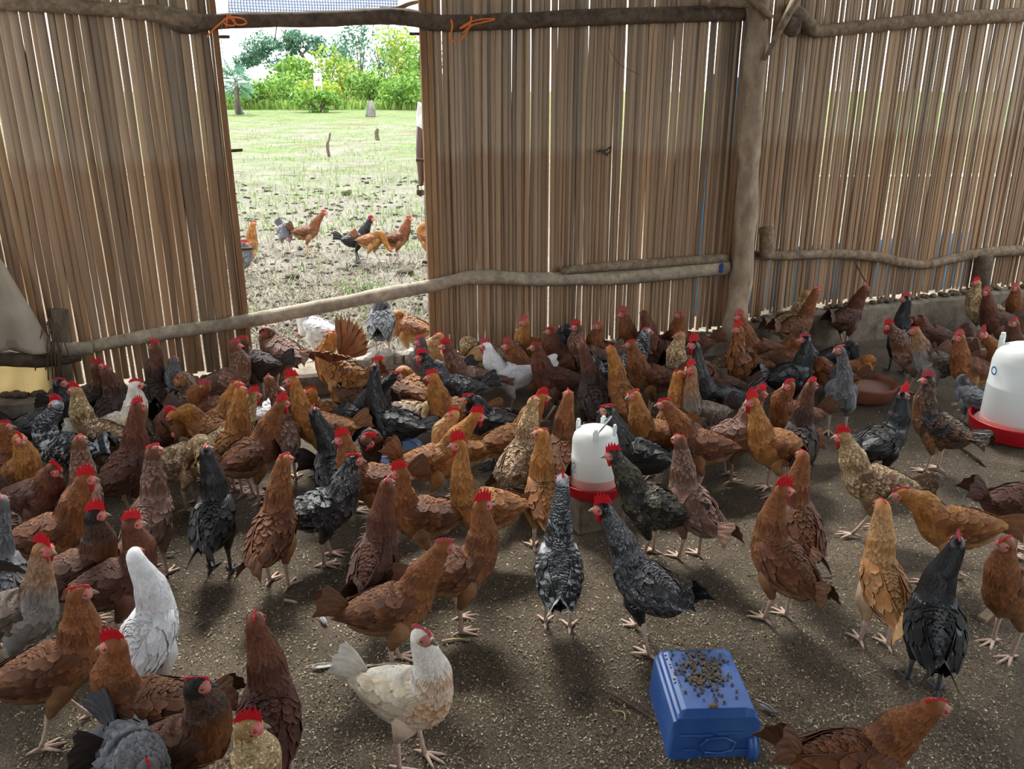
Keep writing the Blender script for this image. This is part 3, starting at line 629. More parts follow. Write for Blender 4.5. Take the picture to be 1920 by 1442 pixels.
# ------------------------------------------------------------------ drinkers, jerrycan, bowl, tray
white_pl = NT('milky_plastic'); white_pl.col(lin('dfe3e2')); white_pl.rough(.35); white_pl.spec(.5)
tr = white_pl.n('ShaderNodeBsdfTranslucent'); tr.inputs[0].default_value = lin('dfe6e6'); mx = white_pl.n('ShaderNodeMixShader'); mx.inputs[0].default_value = .35
white_pl.l(white_pl.b.outputs[0], mx.inputs[1]); white_pl.l(tr.outputs[0], mx.inputs[2]); white_pl.l(mx.outputs[0], white_pl.out.inputs[0]); white_pl = white_pl.m
red_pl = plain('red_plastic', 'c3182b', .35, .5); steel = plain('dull_wire', '62656a', .4, .5); pinkw = plain('pink_water_band', 'd2aaa0', .4, .4)
def drinker(loc, rj, h, rot, label, wl, emblem=None):
    root = tag(empty('poultry_drinker', loc, rot), label, 'drinker'); s = rj / .095
    b = MB(); b.lathe([(rj * .55, .0), (rj * 1.18, .0), (rj * 1.26, .008), (rj * 1.3, .045 * s), (rj * 1.33, .05 * s), (rj * 1.27, .05 * s), (rj * 1.2, .016 * s), (rj * .6, .014 * s)], 40); b.obj('tray', red_pl, root)
    z0 = .022 * s; hz = h - z0
    prof = [(rj * .96, z0), (rj * 1.0, z0 + .006), (rj * 1.0, z0 + .04 * s), (rj * .985, z0 + hz * .5), (rj * .985, z0 + hz * .515), (rj * .97, z0 + hz * .52), (rj * .96, z0 + hz * .78), (rj * .9, z0 + hz * .87), (rj * .76, z0 + hz * .945), (rj * .55, z0 + hz * .98), (rj * .3, z0 + hz), (.001, z0 + hz)]
    b = MB(); b.lathe(prof, 40); b.obj('tank', white_pl, root)
    b = MB(); b.lathe([(rj * 1.004, z0 + .006), (rj * 1.006, z0 + .02), (rj * 1.006, z0 + wl - .004), (rj * 1.003, z0 + wl)], 40); b.obj('water_band', pinkw, root)['label'] = 'pinkish band of water showing through the tank foot'
    for k, a in enumerate((R(150), R(-95), R(60), R(-20))):
        c, sn = math.cos(a), math.sin(a); r0 = rj * .8; b = MB(); zz = z0 + hz * .86
        b.box((c * r0, sn * r0, zz + .02 * s), (.024 * s, .012 * s, .055 * s), a + R(90)); b.box((c * r0, sn * r0, zz + .05 * s), (.014 * s, .011 * s, .012 * s), a + R(90)); bevel(b.obj('lug', white_pl, root, smooth=False), .003)
    b = MB(); a0, a1 = R(60), R(-95); p0 = Vector((math.cos(a0), math.sin(a0), 0)) * rj * .78; p1 = Vector((math.cos(a1), math.sin(a1), 0)) * rj * .78; zz = z0 + hz * .9
    side = Vector((1, .3, 0)).normalized()
    b.tube([(p0.lerp(p1, q) + side * math.sin(q * math.pi) * rj * .5) + Vector((0, 0, zz + .018 * s + .045 * s * math.sin(q * math.pi))) for q in [i / 14 for i in range(15)]], .0036 * s, 7); b.obj('wire_handle', steel, root)
    if emblem: 
        for k, a in enumerate(emblem):
            b = MB(); az, zz, rr_, colr = a; c = Vector((math.cos(az), math.sin(az), 0)); t1 = Vector((-math.sin(az), math.cos(az), 0)); ctr = c * (rj * .985) + Vector((0, 0, zz))
            n = 18
            for j in range(n):
                an = 6.283 * j / n
                for q in (rr_, rr_ * .62): b.v.append(tuple(ctr + t1 * math.cos(an) * q + Vector((0, 0, math.sin(an) * q)) + c * .004))
            for j in range(n): m = (j + 1) % n; b.f.append((2 * j, 2 * m, 2 * m + 1, 2 * j + 1))
            b.obj('emblem', plain('emblem_' + colr, colr, .5, .3), root, smooth=False)
    return root
cz = .15; cpos = at_z(1113, 915, cz); 
blk = tag(empty('concrete_block', (cpos.x, cpos.y, -.01), R(20)), 'rough concrete block carrying the small white drinker', 'block')
b = MB(); b.box((0, 0, .075), (.2, .17, .15)); o = bevel(b.obj('block', conc, blk, smooth=False), .012, 2)
drinker((cpos.x, cpos.y, .142), .095, .275, R(0), 'small white bell drinker with red tray on a concrete block', .055, [(R(-152), .13, .012, '5f6a72'), (R(-152), .108, .009, '5f6a72')])
dpos = at_z(1899, 812, .06)
tag(lump('litter_mound', (dpos.x, dpos.y - .02, -.04), (.3, .3, .1), floor.data.materials[0], None, 3), 'mound of pale litter under the large drinker at right', 'mound')
drinker((dpos.x, dpos.y, .058), .158, .46, R(-12), 'large white bell drinker with red tray at the right edge', .05, [(R(-165), .33, .022, '3b6fb0')])
# blue jerrycan half lying face down
jc = tag(empty('jerrycan', (at_z(1330, 1280, .0).x - .058, 1.955, -.005), R(2)), 'upturned blue plastic jerrycan half with dirt on top, front of the floor', 'jerrycan')
blue_pl = plain('blue_plastic', '1f4c94', .42, .5, c2='3a619c', scale=9)
bm = bmesh.new()
X, Y, Z = .118, .15, .145; nx = 12; prof = [(-X - .008, 0), (-X - .004, .05), (-X, .1), (-X + .004, .118), (-X + .012, .121), (-X + .015, .13), (-X + .024, .132), (-X + .027, .14), (-X + .04, Z), (X - .04, Z), (X - .015, Z - .006), (X - .002, Z - .03), (X + .003, .06), (X + .006, 0)]
rows = []
ys = [(-Y, .0, -.012), (-Y + .003, .5, -.004), (-Y + .012, .88, 0), (-Y + .03, 1, 0), (0, 1, 0), (Y - .03, 1, 0), (Y - .01, .93, -.006), (Y, 0.0, -.012)]
for y, f, ins in ys: rows.append([bm.verts.new((x + (-ins if x < 0 else ins), y, (z if f > 0 else 0) if f == 1 or f == 0 else min(z, Z * f))) for x, z in prof])
for r0, r1 in zip(rows, rows[1:]):
    for i in range(len(prof) - 1):
        try: bm.faces.new((r0[i], r0[i + 1], r1[i + 1], r1[i]))
        except ValueError: pass
me = bpy.data.meshes.new('shell'); bm.normal_update(); bm.to_mesh(me); bm.free()
o = link('shell', me, blue_pl, jc); md = o.modifiers.new('thick', 'SOLIDIFY'); md.thickness = .003; bevel(o, .005, 2)
fz = -Y - .003
for (x, z, w, h, d) in ((-.055, .085, .09, .006, .006), (.035, .09, .075, .005, .006), (-.07, .04, .04, .005, .006), (.075, .035, .055, .006, .006), (.0, .02, .05, .005, .006)):
    b = MB(); b.box((x, fz, z), (w, d, h)); bevel(b.obj('moulded_rib', blue_pl, jc, smooth=False), .002)
b = MB()
b.tube([(x, fz, z) for x, z in ((-.02, .075), (.02, .077), (.05, .06), (.045, .035), (.01, .025), (-.03, .03), (-.04, .055), (-.02, .075))], .004, 6, cap=False); b.obj('moulded_ring', blue_pl, jc)
b = MB(); b.tube([(.1, fz, .0), (.1, fz - .004, .03), (.095, fz, .075)], [.014, .014, .01], 8); b.obj('moulded_lug', blue_pl, jc)
b = MB()
for i in range(420):
    x = random.gauss(0, .035); y = random.gauss(.03, .05); r = random.uniform(.001, .0045) * (1.3 if random.random() < .1 else 1)
    if abs(x) > .09 or abs(y) > .13: continue
    b.ball((x - .1 * (y - .03) * .3, y, Z + .003 + r * .3), (r * 1.4, r * 1.2, r * .8), 5, 4)
b.ball((-.005, -.115, Z + .004), (.013, .011, .006), 7, 5)
dd = b.obj('dirt', plain('dropping_dirt', '4a4034', .95, .1, c2='7b6d58', scale=60), jc); dd['kind'] = 'stuff'; dd['label'] = 'brown dirt scattered on the blue top'
# terracotta bowl
bp = at_z(1622, 716, .1); bowl = tag(empty('feeding_bowl', (bp.x, bp.y, 0)), 'wide terracotta-coloured bowl on the floor under the grey hen', 'bowl')
b = MB(); b.lathe([(.11, 0), (.15, .02), (.175, .085), (.18, .1), (.172, .103), (.162, .09), (.14, .035), (.001, .03)], 36); b.obj('basin', plain('terracotta', 'a0684f', .7, .3, c2='8c5947', scale=8), bowl)
b = MB(); b.lathe([(.001, .07), (.155, .072), (.154, .066), (.001, .064)], 30); b.obj('feed', plain('pale_feed', 'b08f86', .6, .4, c2='a5817a', scale=20), bowl)
tp_ = at_z(722, 846, .02); tray = tag(empty('water_tray', (tp_.x, tp_.y, 0)), 'shallow pale blue water tray under the black hen', 'tray')
b = MB(); b.lathe([(.12, 0), (.165, .004), (.18, .03), (.186, .034), (.18, .036), (.17, .03), (.16, .01), (.001, .009)], 34); b.obj('basin', plain('light_blue_plastic', '7fa0d6', .4, .5), tray)
b = MB(); b.lathe([(.001, .02), (.168, .021), (.167, .018), (.001, .017)], 30); b.obj('water', plain('tray_water', '8fabd8', .05, .8), tray)

# ------------------------------------------------------------------ small things lying on the floor
fea_m = plain('grey_feather', '8f949a', .7, .3, c2='43464b', scale=30); fea_w = plain('white_feather', 'd6d3cc', .7, .3)
def feather(px, py, L, ang, mat, label):
    g = at_z(px, py, 0); root = tag(empty('feather', (g.x, g.y, hfield(g.x, g.y) + .008), ang), label, 'feather')
    b = MB(); n = 8
    for i in range(n + 1):
        u = i / n; w = .17 * L * math.sin(math.pi * min(1, u * .92 + .08)) ** .7; x = (u - .5) * L
        b.v += [(x, -w, .002 + .01 * u * (1 - u)), (x, 0, .006 + .02 * u * (1 - u)), (x, w, .002 + .01 * u * (1 - u))]
    for i in range(n):
        a = i * 3; b.f += [(a, a + 3, a + 4, a + 1), (a + 1, a + 4, a + 5, a + 2)]
    b.obj('vane', mat, root); b = MB(); b.tube([(-.75 * L, 0, .006), (0, 0, .013), (.45 * L, 0, .007)], .0012, 5); b.obj('quill', fea_w, root)
feather(607, 1165, .055, R(-62), fea_m, 'grey feather on the floor left of the brown hen')
feather(632, 1140, .035, R(52), fea_w, 'small pale feather above the grey feather on the floor')
feather(608, 1252, .07, R(8), fea_w, 'long thin white feather on the floor left of the white hen')
feather(660, 1262, .035, R(-8), fea_w, 'small white feather touching the white front hen')
feather(160, 1412, .07, R(14), fea_w, 'whitish feather in front of the bottom left hens')
feather(318, 1045, .05, R(22), fea_m, 'striped feather on floor right of the far left white hen')
feather(1440, 1335, .06, R(-52), fea_m, 'dark feather lying against the blue jerrycan')
def straws(px, py, L, ang, r, label, mat=None, bend=.1):
    g = at_z(px, py, 0); d = Vector((math.cos(ang), math.sin(ang), 0)); s = Vector((-d.y, d.x, 0)); b = MB(); b.tube(resample([-d * L / 2, s * L * bend, d * L / 2], 8), r, 6, .1)
    return tag(b.obj('straw_stem', mat or plain('straw_stem', 'b7a57f', .8, .2), None, (g.x, g.y, hfield(g.x, g.y) + .006)), label, 'straw')
straws(855, 1206, .09, R(4), .004, 'pale straw stem beside the feet of the brown hen')
straws(1160, 1342, .05, R(-50), .002, 'curled pale straw left of the blue jerrycan', None, .4)
straws(1215, 1350, .3, R(-48), .005, 'long dark twig on the floor at the jerrycan corner', pole_d, .03)
straws(1480, 1085, .3, R(-3), .003, 'thin dark twig between the feet of the right rust hen', pole_d, .05)
straws(545, 1130, .05, R(-20), .005, 'flat pale chip of reed below the buff-tailed hen', None, .02)
def chip(name, px, py, size, ang, mat, label, cat):
    g = at_z(px, py, 0); b = MB(); b.box((0, 0, size[2] / 2), size); o = b.obj(name, mat, None, (g.x, g.y, hfield(g.x, g.y) - .004), smooth=False); o.rotation_euler = (R(6), R(-5), ang); bevel(o, .004); return tag(o, label, cat)
chip('wood_offcut', 1848, 1158, (.075, .03, .022), R(38), plain('pale_wood', '9c8c74', .85, .2, c2='7c6c57', scale=30), 'small pale offcut of wood beside the black hen at right', 'wood')
g = at_z(1509, 830, 0); tag(lump('pale_stone', (g.x, g.y, .012), (.035, .03, .024), pale, None, 8), 'pale stone on the floor behind the big golden rooster', 'stone')
# ------------------------------------------------------------------ the hens
def mat_plume(name, back, neck, breast, belly, tail, wing=None, edge=None, edge_amt=.3, bar=0.0, barcol='d8d8d4', speck=0.0, speckcol='e2ddd2', rough=.62, spec=.3, var=.32):
    t = NT('plumage_' + name); L = lin
    z = t.n('ShaderNodeAttribute', attribute_name='zon'); sz = t.n('ShaderNodeSeparateColor'); t.l(z.outputs['Color'], sz.inputs[0])
    f = t.n('ShaderNodeAttribute', attribute_name='fea'); sf = t.n('ShaderNodeSeparateColor'); t.l(f.outputs['Color'], sf.inputs[0])
    nk, be, tl = sz.outputs[0], sz.outputs[1], sz.outputs[2]; rnd, al, ac = sf.outputs[0], sf.outputs[1], sf.outputs[2]
    tw = t.n('ShaderNodeAttribute', attribute_name='fwt')
    c = t.mix(t.range(be, .2, .5), L(back), L(breast))
    c = t.mix(t.range(be, .55, .95), c, L(belly))
    c = t.mix(tw.outputs['Fac'], c, L(wing or back))
    c = t.mix(nk, c, L(neck)); c = t.mix(tl, c, L(tail))
    if edge: c = t.mix(t.math('MULTIPLY', t.range(al, .6, .95), edge_amt), c, L(edge))
    v = t.coords()
    nz = t.noise(26, 3, .6, v)
    if bar:
        w = t.math('SINE', t.math('MULTIPLY', al, 14.0)); w = t.range(w, -.1, .35)
        c = t.mix(t.math('MULTIPLY', t.math('MULTIPLY', w, bar), t.range(nz, .35, .6)), c, L(barcol))
    if speck:
        q = t.math('GREATER_THAN', t.math('ADD', t.math('MULTIPLY', rnd, .3), t.math('MULTIPLY', t.range(t.noise(150, 3, .6, v), .3, .7), .7)), .9 - speck * 1.3)
        c = t.mix(t.math('MULTIPLY', q, t.range(al, .1, .5, .25, .9)), c, L(speckcol))
    m = t.math('ADD', t.range(rnd, 0, 1, 1 - var, 1 + var), t.range(nz, .3, .7, -.16, .16))
    c = t.mix(1.0, c, m, 'MULTIPLY')
    t.col(c); t.rough(rough); t.spec(spec)
    t.b.inputs['Sheen Weight'].default_value = .03; t.b.inputs['Sheen Roughness'].default_value = .5
    bars = t.math('SINE', t.math('MULTIPLY', t.math('ADD', ac, t.math('MULTIPLY', al, .35)), 60.0))
    h = t.math('ADD', t.math('MULTIPLY', bars, .25), t.noise(90, 3, .7, v)); t.bump(h, .5, .004)
    return t.m
PL = dict(
 rust=mat_plume('rust', '643a1f', '79451f', '724321', 'a27f5c', '57361f', '5c3520', '936139', .55),
 deep=mat_plume('deep', '4c281b', '5c3019', '552c1e', '6d5040', '452a1e', '44241a', '6f4630', .45),
 gold=mat_plume('gold', '855426', '9c6429', '97602b', 'b59468', '72492a', '7c4a22', 'b38650', .5),
 mauve=mat_plume('mauve', '6f4d40', '5f3922', '704831', '9c8a7b', '75584a', '6a4a3d', 'a8948a', .55, var=.34),
 dark=mat_plume('dark', '2b1c17', '573420', '36251e', '44342a', '241916', '271a16', '503626', .35),
 black=mat_plume('black', '0d0e11', '0b0c0f', '0c0d10', '131315', '0b0c0f', '0e1014', '23262e', .3, rough=.38, spec=.42),
 blackneck=mat_plume('blackneck', '573421', '1b1613', '774a26', '7d6044', '2b211c', '4c3020', '82573a', .4),
 silver=mat_plume('silver', '1b1c20', '0e0f11', '0d0e11', '121214', '101114', '191b20', '80838b', .45, rough=.4, spec=.45, speck=.1, speckcol='9fa3aa'),
 white=mat_plume('white', 'd9dade', 'e2e3e6', 'dcdde0', 'd9d8d6', 'dcdde0', 'd6d7db', 'efeff2', .4, var=.06, spec=.2),
 cream=mat_plume('cream', 'd3cabb', 'd9d3c8', 'b98a5c', 'e2ddd4', 'dcd7cd', 'c4b49c', 'ede8df', .5, var=.1),
 barred=mat_plume('barred', '1c1e22', '1d1f23', '1f2125', '4b4e54', '1d1f23', '1b1d21', None, 0, 1.0, 'b4b8bd', var=.12),
 grey=mat_plume('grey', '5c5e64', '515054', '66686d', '7c7d80', '3a3b40', '525459', '8f9197', .5),
 speck=mat_plume('speck', '86643f', 'a5834f', '93744c', 'ab936f', '58442f', '73553a', 'd8caa8', .5, .55, '4a3828', .12, 'ece3d0'),
 greybuff=mat_plume('greybuff', '45362c', '8f6540', '80807e', '76746f', '26211e', '54463c', 'a0948a', .4),
 blackgold=mat_plume('blackgold', '1e1c1a', '241f1b', '724c2e', '4c4037', '141416', '1b1c1e', '82573a', .5, rough=.5, spec=.4, speck=.18, speckcol='9c6a3a'),
 flecked=mat_plume('flecked', '141515', '24231c', '161716', '1d1d1c', '121315', '161716', '6c6648', .45, speck=.1, speckcol='8d845f', rough=.5, spec=.4),
 palegold=mat_plume('palegold', 'a97744', 'b88452', 'b5804a', 'e0d2ba', 'b08a5e', '9f6c3c', 'd6b98c', .45),
)
RED = plain('comb_red', 'd21f2c', .45, .4, c2='b01824', scale=60, transl=.25); PINK = plain('comb_pink', 'c0505a', .5, .35, c2='a8434c', scale=60, transl=.2); DULL = plain('face_pink', 'b97a70', .6, .3, c2='9a5f58', scale=80)
FACE = plain('face_red', 'b54a48', .6, .3, c2='c98a82', scale=90); HORN = plain('beak_horn', 'a6977e', .4, .4, c2='5d5348', scale=30); DHORN = plain('beak_dark', '3c3a3c', .4, .4)
EYE = plain('eye_amber', '7a3a12', .1, .8); SHANK = plain('pale_shank', 'cbb3a4', .55, .35, c2='a88d7e', scale=90); DSHANK = plain('slate_shank', '4d4a4c', .55, .35, c2='34323a', scale=90); YSHANK = plain('warm_shank', 'bf9d78', .55, .35, c2='9c7b5c', scale=90)
NA = 16
def catmull(P, n):
    P = np.asarray(P, float); m = len(P); x = np.linspace(0, m - 1, n); i = np.minimum(x.astype(int), m - 2); t = (x - i)[:, None]
    p0, p1, p2, p3 = P[np.maximum(i - 1, 0)], P[i], P[i + 1], P[np.minimum(i + 2, m - 1)]
    return .5 * (2 * p1 + (p2 - p0) * t + (2 * p0 - 5 * p1 + 4 * p2 - p3) * t * t + (3 * p1 - p0 - 3 * p2 + p3) * t ** 3)
ss = lambda x, a, b: (lambda t: t * t * (3 - 2 * t))(np.clip((x - a) / (b - a), 0, 1))
def add_attrs(me, fea, zon, fwt):
    a = me.attributes.new('fea', 'FLOAT_COLOR', 'POINT'); a.data.foreach_set('color', np.concatenate([fea, np.ones((len(fea), 1))], 1).astype(np.float32).ravel())
    a = me.attributes.new('zon', 'FLOAT_COLOR', 'POINT'); a.data.foreach_set('color', np.concatenate([zon, np.ones((len(zon), 1))], 1).astype(np.float32).ravel())
    a = me.attributes.new('fwt', 'FLOAT', 'POINT'); a.data.foreach_set('value', np.asarray(fwt, np.float32))
def pymesh(name, V, F, mat, smooth=True):
    me = bpy.data.meshes.new(name); me.from_pydata(np.asarray(V).tolist(), [], F if isinstance(F, list) else F.tolist())
    if smooth: me.polygons.foreach_set('use_smooth', [True] * len(me.polygons))
    me.materials.append(mat); return me
TS = dict(black=DSHANK)
# shared little meshes
def eye_mesh():
    b = MB(); b.ball((0, 0, 0), (.0052, .0035, .0052), 8, 6); me = b.mesh('eye'); me.materials.append(EYE); return me
EYE_ME = eye_mesh()
def leg_mesh(dx, mat, up=.0, big=1.0):
    b = MB(); b.v.append((dx, 0, .012 + up)); r = .0078 * big
    b.tube([(dx, 0, .012 + up), (dx * .72 - .002, 0, .035 + up), (dx * .35 - .006, 0, .075), (-.012, 0, .118)], [r * 1.05, r * .88, r * .92, r * 1.4], 7, 0, apex=0)
    for a, L in ((-30, .052), (0, .062), (30, .052), (178, .028)):
        c, s = math.cos(R(a)), math.sin(R(a)); dr = -.006 if up else 0
        b.tube([(dx + c * .004, s * .004, .011 + up), (dx + c * L * .4, s * L * .4, .0105 + up + dr), (dx + c * L * .8, s * L * .8, .007 + up + 2 * dr), (dx + c * L, s * L, .006 + up + 2.6 * dr), (dx + c * (L + .013), s * (L + .013), .002 + max(0, up + 3 * dr))], [.0066 * big, .0058 * big, .005 * big, .0042 * big, .0012], 6, 0, .85, apex=0)
    me = b.mesh('leg'); me.materials.append(mat); return me
LEGS = {}
def get_leg(dx, mat, up):
    k = (round(dx, 3), mat.name, up)
    if k not in LEGS: LEGS[k] = leg_mesh(dx, mat, up)
    return LEGS[k]
hen_no = 0
def hen(pl, bx, by, hdg, hx, hy, label, yaw=None, comb=.5, s=.92, legs='stand', tail=32, pitch=None, pink=False, fan=.72, frz=0.0, tl=.85, group=None, gz=0.0, beak=None, detail=None, fat=1.0, dz=0.0, look=-8, shank=None, spread=False):
    """bx, by: the pixel of the torso's middle; hx, hy: the pixel of the head's middle; hdg, yaw: where body and beak point (0 right, 90 away)."""
    global hen_no; hen_no += 1
    pitch = (0 if legs == 'sit' else 30 if 58 < hdg % 360 < 128 else 15) if pitch is None else pitch; tail = tail - pitch * .55
    detail = detail or (1.75 if by > 1000 else 1.15 if by > 800 else .9); fat *= .92; rg = np.random.default_rng(100 + hen_no); mat = PL[pl]; th = R(hdg); yaw = hdg if yaw is None else yaw
    zc = (.17 if legs == 'sit' else .245) + dz
    pr = R(pitch); cp, sp = math.cos(pr), math.sin(pr); P0 = np.array([.106 * cp - .055 * sp, 0, .106 * sp + .055 * cp + zc])
    # the head sits at the point of its pixel's ray nearest to where this pose would carry it; a hen whose neck would be squashed stands a little nearer
    nom = P0 + np.array([.03 - .0009 * pitch, 0, .13])
    for it in range(30 if by > 780 else 9):
        g = at_z(bx, by, gz + zc * s)
        toL = lambda p: np.array([(p.x - g.x) * math.cos(th) + (p.y - g.y) * math.sin(th), -(p.x - g.x) * math.sin(th) + (p.y - g.y) * math.cos(th), p.z - gz]) / s
        o = toL(CAMP); e = toL(CAMP + ray(hx, hy)) - o; e /= np.linalg.norm(e); H = o + e * ((nom - o) @ e)
        if look < -20 or legs == 'sit' or H[2] - P0[2] > (.15 if 58 < hdg % 360 < 128 else .115): break
        by += 3
    root = tag(empty('hen', (g.x, g.y, gz), th), label, 'hen', group); root.scale = (s, s, s)
    # torso rings, pitched about the middle
    T = np.array([(-.158, .29 - .245, .006, .006), (-.142, .033, .034, .034), (-.105, .012, .062, .068), (-.05, -.006, .078, .09), (.01, -.012, .083, .098), (.058, -.002, .077, .09), (.092, .028, .057, .068)])
    C = np.stack([T[:, 0] * cp - T[:, 1] * sp, 0 * T[:, 0], T[:, 0] * sp + T[:, 1] * cp + zc], 1); Rr = T[:, 2:] * (.95 * fat); Rr[:, :] *= 1.0
    P0 = np.array([.106 * cp - .055 * sp, 0, .108 * sp + .055 * cp + zc])
    v = H - P0; Ln = np.linalg.norm(v); lim = .235
    if Ln > lim: H = P0 + v * lim / Ln
    if H[2] < .03: H[2] = .03
    Ln = max(.03, np.linalg.norm(H - P0)); ya = R(yaw - hdg); hp = R(look if H[2] > zc else -35)
    hd = np.array([math.cos(ya) * math.cos(hp), math.sin(ya) * math.cos(hp), math.sin(hp)]); hs = np.array([-math.sin(ya), math.cos(ya), 0.0]); hu = np.cross(hd, hs)
    dirn = (H - P0) / Ln; A1 = P0 + Ln * .38 * (.85 * dirn + np.array([.32 * cp - .2 * sp, 0, .25])); 
    back = -hd * .35 + np.array([0, 0, -.8]) if H[2] > P0[2] - .02 else -hd * .9 + np.array([0, 0, .25])
    A2 = H + Ln * .33 * (back * .4 - dirn * .7) - hd * .003
    tt = np.array([.18, .36, .54, .7, .84, .95])[:, None]; B = (1 - tt) ** 3 * P0 + 3 * (1 - tt) ** 2 * tt * A1 + 3 * (1 - tt) * tt ** 2 * A2 + tt ** 3 * H
    nr = np.array([(.044, .050), (.037, .040), (.0325, .035), (.0285, .0295), (.0255, .026), (.0245, .0255)])
    sq = min(1.12, max(.88, .17 / Ln) ** .5) if Ln > .05 else 1.15; nr = nr * np.array([[sq, sq]])
    HP = np.array([H + hd * .011, H + hd * .027, H + hd * .038]); hr = np.array([(.0205, .022), (.013, .0145), (.008, .008)])
    P = np.concatenate([C, B, HP]); RR = np.concatenate([Rr, nr, hr]); K = len(P); n = 46
    cen = catmull(P, n); rad = np.maximum(catmull(RR, n), .002)
    prm = np.linspace(0, K - 1, n); neckw = ss(prm, 6.6, 8.6); headw = ss(prm, 12.2, 13)
    Tn = np.gradient(cen, axis=0); Tn /= np.linalg.norm(Tn, axis=1)[:, None]
    side = np.zeros((n, 3)); cur = np.array([0, 1.0, 0])
    for i in range(n):
        q = cur - Tn[i] * (cur @ Tn[i]); cur = q / np.linalg.norm(q); side[i] = cur
    nrm = np.cross(Tn, side)
    ang = np.linspace(0, 2 * np.pi, NA, endpoint=False); ca, sa = np.cos(ang), np.sin(ang)
    def surf(x, a, lift=0.0):   # x ring parameter 0..n-1 (may run below 0), a angle
        i = np.clip(np.floor(x).astype(int), 0, n - 2); t = np.clip(x - i, -1, 1)[..., None]; ex = np.minimum(x, 0)[..., None]
        t = np.maximum(t, 0)
        c = cen[i] * (1 - t) + cen[i + 1] * t; r = rad[i] * (1 - t) + rad[i + 1] * t; sd = side[i] * (1 - t) + side[i + 1] * t; nn = nrm[i] * (1 - t) + nrm[i + 1] * t
        cs, sn = np.cos(a)[..., None], np.sin(a)[..., None]
        out = sd * cs * r[..., 1:] + nn * sn * r[..., :1]; un = sd * cs * r[..., :1] + nn * sn * r[..., 1:]
        rr = r[..., :1] * cs * sd + r[..., 1:] * sn * nn; nm = rr / (np.linalg.norm(rr, axis=-1, keepdims=True) + 1e-6)
        return c + rr + nm * lift + ex * .012 * Tn[0] * -1 * -1, nm
    X, AA = np.meshgrid(np.arange(n, dtype=float), ang, indexing='ij'); V, NM = surf(X, AA)
    def zones(x, a):
        p = np.clip(x, 0, n - 1) / (n - 1) * (K - 1); nk = ss(p, 6.9, 8.8); low = np.clip(.5 - .62 * np.sin(a), 0, 1)
        front = ss(p, 4.2, 6.2); be = np.where(np.sin(a) < 0, low, low * .4) * (1 - .0 * nk); be = np.clip(be * (1 - front) + front * np.where(np.sin(a) < .2, .5, .1), 0, 1)
        vent = (1 - ss(p, .6, 2.6)); be = np.maximum(be, vent * np.where(np.sin(a) < .1, .95, 0)); tlw = (1 - ss(p, .2, 1.3)) * np.where(np.sin(a) > .3, .6, 0)
        return np.stack([nk, be, tlw], -1)
    F = [(i * NA + j, i * NA + (j + 1) % NA, (i + 1) * NA + (j + 1) % NA, (i + 1) * NA + j) for i in range(n - 1) for j in range(NA)]
    F.append(tuple(reversed(range(NA)))); F.append(tuple((n - 1) * NA + j for j in range(NA)))
    Vb = V.reshape(-1, 3); me = pymesh('body', Vb, F, mat); add_attrs(me, np.tile([.5, .5, .5], (len(Vb), 1)), zones(X, AA).reshape(-1, 3), np.zeros(len(Vb)))
    link('body', me, None, root)
    # wing shells
    fv, fz, ff, fw = [], [], [], []     # plumage accumulators
    nu, nv = 9, 7
    wl = {}
    for sg in (1, -1):
        u = np.linspace(0, 1, nu)[:, None] * np.ones((1, nv)); w = np.ones((nu, 1)) * np.linspace(-1, 1, nv)[None, :]
        cx = .085 - .25 * u; czz = .027 - .022 * np.sin(u * 3.1) + .012 * u; hh = .055 * np.sin(np.pi * np.clip(u * .86 + .1, 0, 1)) ** .7
        yw = np.interp(u, [0, .25, .5, .8, 1], [.066, .086, .088, .07, .05]) * fat; z_ = czz + w * hh; y_ = yw - .043 * np.clip(w, 0, 1) ** 2 - .012 * np.clip(-w, 0, 1) ** 2
        def loc(x, y, z): return np.stack([x * cp - z * sp, sg * y, x * sp + z * cp + zc], -1)
        x_ = cx - .012 * w
        O = loc(x_, y_, z_); I = loc(x_, y_ - .014 * (1 - w ** 2) - .002, z_) 
        VV = np.concatenate([O.reshape(-1, 3), I.reshape(-1, 3)]); q = nu * nv; Fw = []
        for i in range(nu - 1):
            for j in range(nv - 1):
                a = i * nv + j; f1 = (a, a + nv, a + nv + 1, a + 1); Fw += [f1, tuple(q + k for k in reversed(f1))]
        for i in range(nu - 1): Fw += [(i * nv, q + i * nv, q + (i + 1) * nv, (i + 1) * nv), ((i + 1) * nv + nv - 1, q + (i + 1) * nv + nv - 1, q + i * nv + nv - 1, i * nv + nv - 1)]
        for j in range(nv - 1): Fw += [(j, j + 1, q + j + 1, q + j), ((nu - 1) * nv + j + 1, (nu - 1) * nv + j, q + (nu - 1) * nv + j, q + (nu - 1) * nv + j + 1)]
